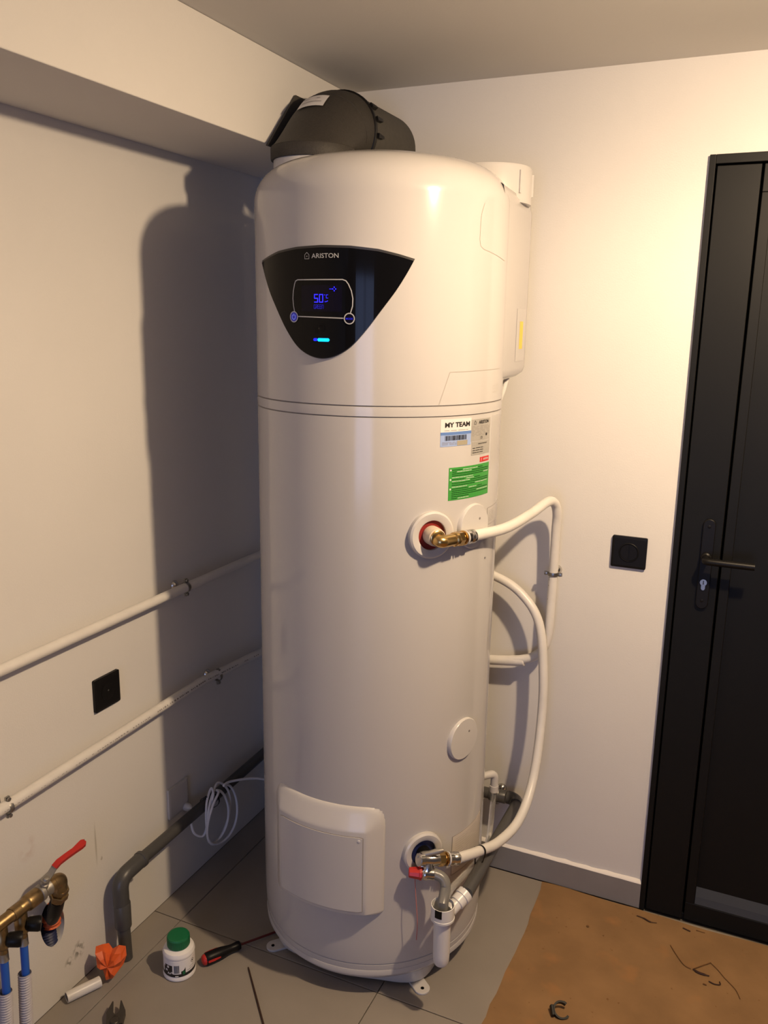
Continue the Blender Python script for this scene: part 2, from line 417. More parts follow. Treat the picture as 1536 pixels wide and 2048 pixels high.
# ------------------------------------------------------------------ door
def build_door():
    x0, x1, zt = 1.2355, 2.1695, 2.017
    f = MB(); f.box(x0, x0+.014, -.012, .08, 0, zt); f.box(x1-.014, x1, -.012, .08, 0, zt); f.box(x0+.014, x1-.014, -.012, .08, 1.996, zt)
    f.box(x0+.014, x1-.014, .0, .08, 0, .018)
    d = structure(f.obj('door_1', M['door'], bevel=.0012), 'anthracite metal door')
    MB().box(x0+.014, x1-.014, .02, .07, .018, 1.996).obj('gap_lining', M['door_gap'], d)
    xs = x0+.018
    MB().box(xs, 1.3500, -.009, .06, .006, 1.992).obj('stile', M['door'], d, bevel=.0015)
    MB().box(2.055, x1-.018, -.009, .06, .006, 1.992).obj('stile', M['door'], d, bevel=.0015)
    m = MB(); m.box(1.3555, 2.0495, -.008, .06, .006, .060); m.box(1.3555, 2.0495, -.008, .06, 1.93, 1.992)
    m.box(1.3555, 1.379, -.008, .06, .060, 1.93); m.box(2.026, 2.0495, -.008, .06, .060, 1.93)
    m.obj('leaf_frame', M['door'], d, bevel=.0015)
    MB().box(1.379, 2.026, .012, .03, .060, 1.93).obj('infill_panel', M['door'], d)
    m = MB()
    m.add([(1.380, -.006, .061), (2.025, -.006, .061), (2.025, .0, .080), (1.380, .0, .080), (1.380, .0115, .104), (2.025, .0115, .104), (1.380, .0115, .061), (2.025, .0115, .061)],
          [(0, 1, 2, 3), (3, 2, 5, 4), (4, 5, 7, 6), (0, 6, 7, 1), (0, 3, 4, 6), (1, 7, 5, 2)])
    m.obj('glazing_bead', M['door_bead_lit'], d, label='sloping glazing bead at the foot of the panel, caught light painted in')
    # handle plate, lever, lock
    W = Flat((1.318, -.009, 1.036), (1, 0, 0), (0, 0, 1))
    out = rrect(.030, .236, .0149, 8); q = len(out)
    m = MB(); m.add([W(a, b, 0) for a, b in out]+[W(a, b, .008) for a, b in out]+[W(a*.9, b*.985, .0095) for a, b in out],
        [(i, (i+1) % q, q+(i+1) % q, q+i) for i in range(q)]+[(q+i, q+(i+1) % q, 2*q+(i+1) % q, 2*q+i) for i in range(q)]+[tuple(range(2*q, 3*q))])
    h = m.obj('handle_plate', M['black'], d)
    m = MB(); z = 1.056; lathe(m, [(.0125, 0), (.0125, .010), (.009, .012), (.009, .042)], (1.318, -.018, z), (0, -1, 0), 20)
    tube(m, [(1.318, -.052, z), (1.318, -.060, z)]+bend((1.318, -.052, z), (1.318, -.064, z), (1.44, -.064, z), .008, 4)+[(1.36, -.064, z), (1.432, -.062, z)], .0088, 14)
    m.obj('lever', M['black'], h)
    W2 = Flat((1.3175, -.0185, .985), (1, 0, 0), (0, 0, 1)); pr = []
    for k in range(17):
        a = math.radians(-55+290*k/16); pr.append((.0085*math.cos(a), .0085*math.sin(a)+.004))
    pr += [(-.0048, -.012), (-.003, -.0155), (0, -.0165), (.003, -.0155), (.0048, -.012)]; q = len(pr)
    m = MB(); m.add([W2(a, b, 0) for a, b in pr]+[W2(a, b, .003) for a, b in pr], [(i, (i+1) % q, q+(i+1) % q, q+i) for i in range(q)]+[tuple(range(q, 2*q))])
    m.obj('lock_cylinder', M['chrome'], h)
    m = MB(); m.box(1.3165, 1.3185, -.0222, -.0214, .984, .994); m.obj('keyway', M['black'], h)
    for z in (1.135, .94):
        m = MB(); lathe(m, [(.004, 0), (.004, .001), (.003, .0015)], (1.318, -.0185, z), (0, -1, 0), 12); m.obj('screw', M['black'], h)
build_door()

# ------------------------------------------------------------------ water heater
CX, CY, R = .5654, -.3763, .292
T = Cyl(CX, CY, R)
def build_heater():
    t = thing('water_heater', 'tall white cylindrical heat pump water heater in the corner', 'water heater', (CX, CY, 0))
    def L(prof, name, m, par=t, seg=128, ang=30, close=True):
        mb = MB(); lathe(mb, prof, (CX, CY, 0), (0, 0, 1), seg, close); return mb.obj(name, m, par, ang)
    def rcorner(r0, z0, r1, z1, n=10, p=1.0):
        # quarter curve from (r0,z0) vertical tangent to (r1,z1) horizontal tangent
        return [(r1+(r0-r1)*math.cos(a), z0+(z1-z0)*math.sin(a)) for a in [PI/2*i/n for i in range(n+1)]]
    # lower casing
    L([(.20, .052), (.262, .049), (.276, .052), (.283, .060), (.287, .072), (.2885, .0975), (.2865, .0985), (.2865, .1005), (.289, .1015), (.2915, .125), (R, .16), (R, 1.4295), (R-.004, 1.4305)],
      'tank_body', M['enamel'])
    L([(.284, .0655), (.2895, .069), (.2900, .076), (.2885, .082), (.2850, .0825)], 'bottom_rim', M['enamel'])
    L([(R-.004, 1.429), (R-.002, 1.4291), (R-.002, 1.4548), (R-.004, 1.455)], 'seam_gap', M['seam'])
    L([(R-.003, 1.4318), (R+.0002, 1.4325), (R+.0006, 1.444), (R+.0002, 1.4520), (R-.003, 1.4528)], 'trim_band', M['enamel'])
    # upper cover
    L([(R-.004, 1.4545), (R, 1.4552), (R, 1.880)]+rcorner(R, 1.880, .192, 1.966, 14)[1:]+[(.16, 1.976), (.12, 1.982), (.06, 1.985), (0.001, 1.986)], 'top_cover', M['enamel'], seg=160, ang=60)
    # rear housing with rounded corners
    m = MB(); sec = []
    for cx, cy, a0 in ((CX+R-.012-.055, -.062-.055, 0), (CX-R+.012+.055, -.062-.055, 90)):
        for k in range(9):
            a = math.radians(a0+90*k/8); sec.append((cx+.055*math.cos(a), cy+.055*math.sin(a)))
    sec = [(CX+R-.002, CY)] + sec + [(CX-R+.002, CY)]
    levels = [(1.492, .040), (1.496, .018), (1.506, .005), (1.52, 0), (1.885, 0), (1.905, .004), (1.918, .014), (1.922, .03)]
    vs = []; q = len(sec)
    for z, ins in levels:
        for x, y in sec:
            f = (y-CY)/(-.062-CY); vs.append((CX+(x-CX)*(1-ins/R*(1 if f > .05 else .3)), y-ins*f, z - (.0 if z < 1.6 else .0)))
    fs = [(i*q+k, i*q+k+1, (i+1)*q+k+1, (i+1)*q+k) for i in range(len(levels)-1) for k in range(q-1)]
    fs += [tuple(range(q)), tuple((len(levels)-1)*q+k for k in range(q))]
    m.add(vs, fs, True); hs = m.obj('rear_housing', M['enamel'], t, 50)
    # yellow serial label on the housing side
    WS = Flat((CX+R-.0096, -.170, 1.598), Vector((-.0386, 1, 0)).normalized(), (0, 0, 1))
    m = MB(); m.add([WS(a, b, 0) for a, b in rect(.085, .125)]+[WS(a, b, .0006) for a, b in rect(.085, .125)], [(4, 5, 6, 7), (0, 1, 5, 4), (1, 2, 6, 5), (2, 3, 7, 6), (3, 0, 4, 7)])
    lb = m.obj('sticker', M['enamel'], hs)
    m = MB(); m.add([WS(a, b, .0008) for a, b in rect(.034, .066, .004)], [(0, 1, 2, 3)]); ly = m.obj('barcode_strip', M['label_yellow'], hs, label='yellow barcode strip')
    # intake collar on the rear housing
    m = MB(); c0 = (.757, -.185, 1.90); lathe(m, [(.101, 0), (.101, .078), (.098, .083), (.088, .083), (.086, .080), (.086, 0)], c0, (0, 0, 1), 64); 
    co = m.obj('intake_collar', M['white_plastic'], t, 35)
    for a in (-28, 20, -80):
        m = MB(); W = Cyl(c0[0], c0[1], .101, a, 1.945); patch(m, W, rect(.006, .05), -.001, .004, 2); m.obj('rib', M['white_plastic'], co)
    # collar of the outlet, left
    m = MB(); lathe(m, [(.092, 0), (.092, .055), (.089, .058)], (.392, -.392, 1.93), (0, 0, 1), 48); m.obj('outlet_collar', M['white_plastic'], t)
    # thin joint lines of the covers (drawn as narrow recessed-looking gaps)
    def line(name, pts, wd=.0011):
        m = MB(); W = T.at(0, 0); stroke(m, W, [(math.radians(a)*R, z) for a, z in pts], wd, h=.0004); m.obj(name, M['print_faint'], t)
    line('flap_joint', [(-19, 1.868), (-20.5, 1.85), (-21, 1.84), (-21.3, 1.795), (-20.6, 1.783), (-18.5, 1.777), (2, 1.760)])
    line('service_flap_joint', [(2, 1.5265), (-18, 1.5255), (-35.3, 1.524), (-40.3, 1.455)])
    for z in (1.478, 1.485, 1.492):
        line('embossed_line', [(-6, z-.003), (1, z)], .0006)
    # control panel
    W = T.at(-89.7, 0); k = PI/180*R
    top = [(-37.3, 1.7500), (-31, 1.7575), (-23, 1.7665), (-12, 1.7725), (0, 1.7745), (12, 1.7725), (23, 1.7665), (31, 1.7575), (37.3, 1.7490)]
    bot = [(34.3, 1.721), (30, 1.686), (24.5, 1.648), (18.6, 1.608), (12.5, 1.574), (6.5, 1.5555), (0, 1.5485), (-6.5, 1.5555), (-12.5, 1.574), (-18.6, 1.608), (-24.5, 1.649), (-30, 1.687), (-34.3, 1.722)]
    bot = [(p.x, p.y) for p in catmull([(a, z, 0) for a, z in [top[-1]]+bot+[top[0]]], 5)][1:-1]
    full = [(a*k, z) for a, z in top+bot]
    m = MB(); patch(m, W, full, -.001, .0035, 72); cp = m.obj('control_panel', M['panel_edge'], t)
    inner = [(a*k*.985, 1.660+(z-1.660)*.972-.0015) for a, z in top+bot]
    m = MB(); patch(m, W, inner, .003, .0050, 72); m.obj('panel_glass', M['gloss_black'], cp)
    m = MB(); rim = [(a*k*1.012, 1.660+(z-1.660)*1.018) for a, z in top+bot]; patch(m, W, rim, -.001, .0012, 72); m.obj('panel_bezel', M['enamel'], cp)
    G = Cyl(CX, CY, R+.0050, -89.7, 0); k2 = k*(R+.005)/R
    m = MB(); text(m, G, 'ARISTON', .0128, x=1.6*k2, y=1.7530, bold=.0001, sx=1.15)
    ho = [(-7.6, 1.748), (-7.6, 1.756), (-6.6, 1.7605), (-5.6, 1.756), (-5.6, 1.748)]
    stroke(m, G, [(a*k2, z) for a, z in ho], .0009, closed=True); patch(m, G, disc(.0011, -6.6*k2, 1.753, 8), .0003, .0008, 4)
    m.obj('brand_lettering', M['print_grey'], cp)
    m = MB(); fr = [(-12.9, 1.641), (-13.6, 1.655), (-13.9, 1.670), (-13.6, 1.685), (-12.9, 1.699), (-12.4, 1.7045), (-11.3, 1.7070), (9.0, 1.7070), (10.4, 1.7045), (11.4, 1.698), (12.6, 1.685), (13.2, 1.670), (13.1, 1.655), (12.3, 1.6415)]
    stroke(m, G, [(a*k2, z) for a, z in fr], .0021); stroke(m, G, [(-11.3*k2, 1.6335), (9.7*k2, 1.6310)], .0021)
    m.obj('screen_outline', M['print_grey'], cp)
    m = MB(); patch(m, G, rect(.094, .052, -.3*k2, 1.670), .0001, .0004, 10); m.obj('screen', M['lcd'], cp)
    m = MB(); b0 = -3.0*k2; W3 = G
    seg7(m, W3, '5', b0, 1.6625, .0075, .0150, .0020); seg7(m, W3, '0', b0+.0118, 1.6625, .0075, .0150, .0020)
    stroke(m, W3, [(b0+.0228, 1.6768), (b0+.0242, 1.6768)], .0012, .0012); seg7(m, W3, 'C', b0+.0272, 1.6705, .0040, .0065, .0010)
    stroke(m, W3, [(b0+.0240, 1.6632), (b0+.027, 1.6635), (b0+.0306, 1.6650)], .0014, .0012)
    for dx, dz in ((0, .0035), (0, -.0035), (.0032, 0), (-.0032, 0)): patch(m, W3, disc(.0014, 5.6*k2+dx, 1.6885+dz, 8), .0006, .0012, 4)
    stroke(m, W3, [(3.6*k2, 1.6885), (4.6*k2, 1.6885)], .0011, .0012)
    m.obj('temperature_readout', M['lcd_on'], cp)
    m = MB()
    for i, ch in enumerate('GREEN'): seg7(m, W3, ch, b0-.0010+i*.0046, 1.6495, .0033, .0075, .0007)
    m.obj('mode_readout', M['lcd_dim'], cp)
    for a, z, lab, rr in ((-13.2, 1.6325, 'P', .0104), (11.9, 1.6305, 'M', .0104)):
        m = MB(); patch(m, G, disc(rr, a*k2, z), .0002, .0016, 12); bt = m.obj('button', M['btn_blue'] if lab == 'P' else M['lcd'], cp)
        m = MB(); stroke(m, G, disc(rr, a*k2, z, 30), .0021, .0018, closed=True); m.obj('button_ring', M['print_grey'], bt)
        m = MB()
        if lab == 'P':
            stroke(m, G, [(a*k2+.0045*math.sin(q), z+.0052*math.cos(q)) for q in [math.radians(35+290*i/16) for i in range(17)]], .0009, .0022)
            stroke(m, G, [(a*k2, z+.0022), (a*k2, z+.0060)], .0009, .0022); m.obj('power_symbol', M['btn_icon'], bt)
        else:
            text(m, G, 'MODE', .0052, x=a*k2, y=z-.0005, h=.0022, bold=.00008, sx=1.0); m.obj('button_lettering', M['lcd_dim'], bt)
    m = MB(); lathe(m, [(.0085, 0), (.0085, .0015), (.0055, .0018), (.005, .0008)], G(0, 1.611, 0), (0, -1, 0), 24); m.obj('sensor', M['gloss_black'], cp)
    m = MB(); patch(m, G, rrect(.030, .0070, .0034), .0002, .0018, 16)
    m = MB(); patch(m, G, [(p[0]+1.0*k2, p[1]+1.5870) for p in rrect(.0275, .0068, .0033)], .0002, .0018, 16); m.obj('light_bar', M['led'], cp)
    m = MB(); patch(m, G, [(p[0]-2.6*k2, p[1]+1.5872) for p in rrect(.0095, .0056, .0027)], .0002, .0019, 8); m.obj('light_bar', M['led_blue'], cp, label='deep blue end of the light bar')
    # access cover near the foot
    def access():
        W = T.at(-90, 0); m = MB(); k = PI/180*R
        prof = [(0, .0255), (.06, .0250), (.14, .0235), (.88, .0060), (.96, .0030), (1.0, .0)]
        def hgt(t):
            if t >= 1: return -.002
            for (t0, h0), (t1, h1) in zip(prof, prof[1:]):
                if t <= t1: return h0+(h1-h0)*(t-t0)/(t1-t0)
        ts = [1.001, .999, .96, .88, .75, .62, .5, .38, .26, .14, .06, 0]
        sx = [-(21+9*t) for t in ts] + [i*1.75 for i in range(-11, 12)] + [21+9*t for t in ts[::-1]]
        zz = [.260-.016*t for t in ts] + [.30, .35, .40, .44] + [.474+.054*t for t in ts[::-1]]
        vs = []
        for a in sx:
            for z in zz:
                u = max(0, (abs(a)-21)/9); v = max(0, (z-.474)/.054, (.260-z)/.016)
                t_ = (u**3+v**3)**(1/3) if u and v else max(u, v)
                vs.append(W(a*k, z, hgt(t_)))
        q = len(zz)
        fs = [(i*q+j, (i+1)*q+j, (i+1)*q+j+1, i*q+j+1) for i in range(len(sx)-1) for j in range(q-1)]
        m.add(vs, fs, True); return m.obj('access_cover', M['white_plastic'], t, 55)
    ac = access()
    W = Cyl(CX, CY, R+.0255, -90, 0); kk = PI/180*(R+.0255)
    m = MB(); patch(m, W, [(p[0]*1, p[1]+.366) for p in rrect(41.0*kk, .2, .003)], -.001, .0004, 24); m.obj('cover_joint', M['print_faint'], ac)
    m = MB(); patch(m, W, [(p[0]*1, p[1]+.366) for p in rrect(40.2*kk, .196, .003)], .0, .0016, 24); m.obj('cover_panel', M['white_plastic'], ac)
    m = MB(); lathe(m, [(.0035, 0), (.0035, .0012), (.002, .0016)], W(18.6*kk, .456, .0014), (math.cos(math.radians(-71.4)), math.sin(math.radians(-71.4)), 0), 14); m.obj('screw', M['label_white'], ac)
    # escutcheons and blanking caps
    def normal(th): return Vector((math.cos(math.radians(th)), math.sin(math.radians(th)), 0))
    for th, z, rr, hr, mm in ((-42.3, 1.176, .0525, .033, 'dark_red'), (-42.0, .400, .050, .032, 'navy')):
        n = normal(th); p = Vector((CX, CY, z))+n*R
        m = MB(); lathe(m, [(rr, -.008), (rr, .008), (rr-.004, .0115), (hr+.002, .0105), (hr, .009), (hr, .001)], p, n, 48, close=False); e = m.obj('escutcheon', M['white_plastic'], t)
        m = MB(); lathe(m, [(hr, .0008), (hr, .0016)], p, n, 40); m.obj('port_gasket', M[mm], e)
    for th, z in ((-18.5, 1.180), (-19.8, .660)):
        n = normal(th); p = Vector((CX, CY, z))+n*R
        m = MB(); lathe(m, [(.0515, -.006), (.0515, .004), (.0495, .0065), (.0001, .0075)], p, n, 48); e = m.obj('blanking_cap', M['white_plastic'], t)
        q = p+normal(th+90)*.016+Vector((0, 0, .016)); m = MB(); lathe(m, [(.0028, 0.005), (.0028, .0078)], q, n, 10); m.obj('centre_dimple', M['seam'], e)
    # stickers
    rows_seed = random.Random(3)
    def sticker(th0, th1, z0, z1, m, h=.0006, **kw):
        a = (th1-th0)*k; W = T.at((th0+th1)/2, (z0+z1)/2); mb = MB(); patch(mb, W, rect(a, z1-z0), -.0002, h, max(4, int(abs(th1-th0)/2))); return mb.obj('sticker', M[m], t, **kw), W, a, z1-z0
    def finelines(mb, W, x0, x1, y0, y1, n, wd, h=.0010, gap=.25, full=.7):
        for i in range(n):
            y = y0+(y1-y0)*(i+.5)/n; x = x0
            while x < x1:
                l = rows_seed.uniform(.15, .6)*(x1-x0)*full
                stroke(mb, W, [(x, y), (min(x+l, x1), y)], wd, h); x += l+rows_seed.uniform(.03, .12)*(x1-x0)
    s, W, a, b = sticker(-39.1, -22.3, 1.3975, 1.425, 'label_white', label='white label with bold black letters')
    m = MB(); text(m, W, 'MY TEAM', .0140, x=.003, y=.001, h=.0011, bold=.0005, sx=1.2); m.obj('lettering', M['print_black'], s)
    m = MB(); finelines(m, W, -a/2+.01, a/2-.01, -.0115, -.0095, 1, .0009); m.obj('small_print', M['print_pipe'], s)
    s, W, a, b = sticker(-39.0, -22.2, 1.3665, 1.3975, 'label_blue', label='pale blue label with barcode')
    m = MB(); patch(m, W, rect(a, .0062, 0, b/2-.0031), .0004, .0009, 8); m.obj('label_band', M['label_blue_dark'], s)
    m = MB(); x = -a*.36
    while x < a*.32:
        wd = rows_seed.choice((.0006, .0009, .0014)); patch(m, W, rect(wd, .0105, x, .0025), .0008, .0011, 1); x += wd+rows_seed.choice((.0006, .0009, .0012))
    m.obj('barcode', M['print_black'], s)
    m = MB(); patch(m, W, rect(.030, .0105, a*.19, -b/2+.0062), .0007, .0010, 4); m.obj('tan_patch', M['label_tan'], s)
    m = MB(); finelines(m, W, -a/2+.004, a*.0, -b/2+.003, -b/2+.0105, 3, .0007, .0011); m.obj('small_print', M['print_pipe'], s)
    s, W, a, b = sticker(-22.4, -7.2, 1.3730, 1.4205, 'label_foil', label='silver rating plate with brand at the top')
    m = MB(); text(m, W, 'ARISTON', .0100, x=.009, y=b/2-.0075, h=.0011, bold=.0003, sx=.98)
    m.obj('lettering', M['print_black'], s); m = MB()
    stroke(m, W, [(-.028, b/2-.011), (-.028, b/2-.0065), (-.025, b/2-.003), (-.022, b/2-.0065), (-.022, b/2-.011)], .0009, .0011, closed=True); m.obj('logo_mark', M['print_black'], s); m = MB()
    text(m, W, 'CE', .0075, x=.0, y=-b/2+.0055, h=.0011); patch(m, W, disc(.0033, .021, -b/2+.0115, 14), .0005, .0011, 6)
    m.obj('approval_marks', M['print_black'], s)['kind'] = 'stuff'
    m = MB(); finelines(m, W, -a/2+.003, a/2-.003, -b/2+.0105, b/2-.0145, 8, .0005, .0010, full=.45); m.obj('small_print', M['print_pipe'], s)
    s, W, a, b = sticker(-21.6, -7.1, 1.3415, 1.3715, 'label_foil', label='small silver plate below the rating plate')
    m = MB(); text(m, W, 'PRODUCT INSTALLED', .0035, x=.004, y=b/2-.006, h=.0011, bold=.0001); finelines(m, W, -a/2+.004, .006, -b/2+.003, -b/2+.018, 3, .0013, .0011); m.obj('small_print', M['print_black'], s)
    s, W, a, b = sticker(-15.1, -7.3, 1.3235, 1.3345, 'label_red', label='small red brand label')
    m = MB(); text(m, W, 'ARISTON', .0055, x=.004, y=0, h=.0011, bold=.0001, sx=1.0); stroke(m, W, [(-.015, -.003), (-.015, .003)], .0012, .0011); m.obj('lettering', M['label_white'], s)
    s, W, a, b = sticker(-34.2, -6.8, 1.2470, 1.3195, 'label_green', label='green label with lines of small print')
    m = MB(); m2 = MB(); m3 = MB(); y = b/2-.0055; i = 0
    pat = [(0, .22, 'd', .24, .62, 'w', .64, .78, 'd'), (0, .1, 'd', .1, .45, 'w', .48, .98, 'd'), (0, .98, 'd'), (0, .8, 'd', .82, .98, 'w'), (0, .5, 'w'),
           (0, .30, 'd', .33, .52, 'w', .55, .70, 'd'), (0, .42, 'w', .44, .98, 'd'), (0, .98, 'd'), (0, .55, 'd', .57, .95, 'w'), (0, .35, 'w'),
           (0, .38, 'd', .4, .6, 'w', .64, .8, 'd'), (0, .98, 'd'), (0, .6, 'd', .62, .98, 'w'), (0, .98, 'd'), (0, .4, 'd'), (0, .12, 'd', .14, .4, 'w')]
    for p in pat:
        for q in range(0, len(p), 3):
            x0 = -a/2+.009+(a-.012)*p[q]; x1 = -a/2+.009+(a-.012)*p[q+1]; mm = m2 if p[q+2] == 'w' else m
            x = x0
            while x < x1-.001:
                l = rows_seed.uniform(.004, .012); stroke(mm, W, [(x, y), (min(x+l, x1), y)], .0017 if mm is m else .0011, .0010); x += l+.0016
        if p is pat[0] or p is pat[5] or p is pat[10]: patch(m3, W, disc(.0022, -a/2+.0048, y, 12), .0005, .0010, 5)
        y -= .0042
    m.obj('small_print', M['label_green_dark'], s); m2.obj('small_print', M['label_white'], s, label='pale small print'); m3.obj('bullet_marks', M['label_white'], s)
    s, W, a, b = sticker(-5.4, 13, 1.302, 1.4235, 'enamel', h=.0004, label='clear label with faint grey small print')
    m = MB(); finelines(m, W, -a/2+.002, a/2-.006, -b/2+.006, b/2-.004, 34, .0005, .0007, full=1.2); m.obj('small_print', M['print_faint'], s)
    s, W, a, b = sticker(-24.4, 3.5, .300, .4060, 'label_beige', h=.0005, label='translucent label with dark outline beside the cold port')
    m = MB(); finelines(m, W, -a/2+.012, a/2-.006, -b/2+.01, b/2-.008, 14, .0006, .0009, full=1.2); m.obj('small_print', M['print_faint'], s)
    m = MB(); stroke(m, W, rect(a, b), .0013, .0008, closed=True); m.obj('label_outline', M['print_pipe'], s)
    s, W, a, b = sticker(-6.0, 16, 1.170, 1.2105, 'enamel', h=.0004, label='clear outlined label beside the upper blanking cap')
    m = MB(); stroke(m, W, rect(a, b), .0010, .0007, closed=True); finelines(m, W, -a/2+.006, a/2-.006, -b/2+.006, b/2-.006, 7, .0006, .0008, full=.5); m.obj('small_print', M['print_pipe'], s)
    # skirt under the casing with three fixing feet
    m = MB(); vs = []; n = 96
    angs = (-39, -131.6, 51, 141)
    for z, f in ((.048, 1.0), (.02, .985), (.010, .97)):
        for i in range(n):
            th = 360*i/n; d = min(abs((th-a+180) % 360-180) for a in angs); rr = (.236+.037*math.exp(-(d/17)**2))*f
            vs.append((CX+rr*math.cos(math.radians(th)), CY+rr*math.sin(math.radians(th)), z))
    fs = [(i*n+k, i*n+(k+1) % n, (i+1)*n+(k+1) % n, (i+1)*n+k) for i in range(2) for k in range(n)] + [tuple(range(n)), tuple(2*n+k for k in range(n))]
    m.add(vs, fs, True); m.obj('base_skirt', M['white_plastic'], t, 50)
    for a in angs:
        nrm = normal(a); c = Vector((CX, CY, 0))+nrm*.281; u = normal(a+90); m = MB(); q = 20; vs = []
        out = [(.019*math.cos(PI*i/q-PI/2)+.004, .020*math.sin(PI*i/q-PI/2)) for i in range(q+1)] + [(-.03, .020), (-.03, -.020)]
        for z in (0, .006): vs += [c+nrm*p+u*s+Vector((0, 0, z)) for p, s in out]
        Q = len(out); m.add(vs, [(i, (i+1) % Q, Q+(i+1) % Q, Q+i) for i in range(Q)]+[tuple(range(Q)), tuple(range(Q, 2*Q))])
        ft = m.obj('foot', M['white_plastic'], t, bevel=.0015)
        m = MB(); lathe(m, [(.0045, .0061), (.0045, .0066)], c+nrm*.006, (0, 0, 1), 14); m.obj('bolt_hole', M['door_gap'], ft)
    # condensate spout low at the side, screw
    m = MB(); p0 = Vector((.792, -.20, .398))
    tube(m, [p0, (.815, -.175, .399)]+bend((.80, -.19, .399), (.834, -.156, .400), (.834, -.156, .35), .014)+[(.834, -.157, .352)], .0105, 16)
    lathe(m, [(.0125, 0), (.0125, .018)], (.834, -.157, .346), (0, 0, 1), 16); m.obj('condensate_spout', M['white_plastic'], t)
    # pipes from housing down to tank at the back
    for dx in (0, .030):
        m = MB(); tube(m, catmull([(.790+dx, -.17, 1.50), (.785+dx*.7, -.18, 1.44), (.765, -.20, 1.36)], 5), .0065 if dx else .009, 10); m.obj('bypass_tube', M['white_pvc'], t)
    m = MB(); lathe(m, [(.0025, 0), (.0025, .001)], T.at(-6.5, 1.092)(0, 0, 0), normal(-6.5), 10); m.obj('screw', M['steel'], t)
    return t
build_heater()

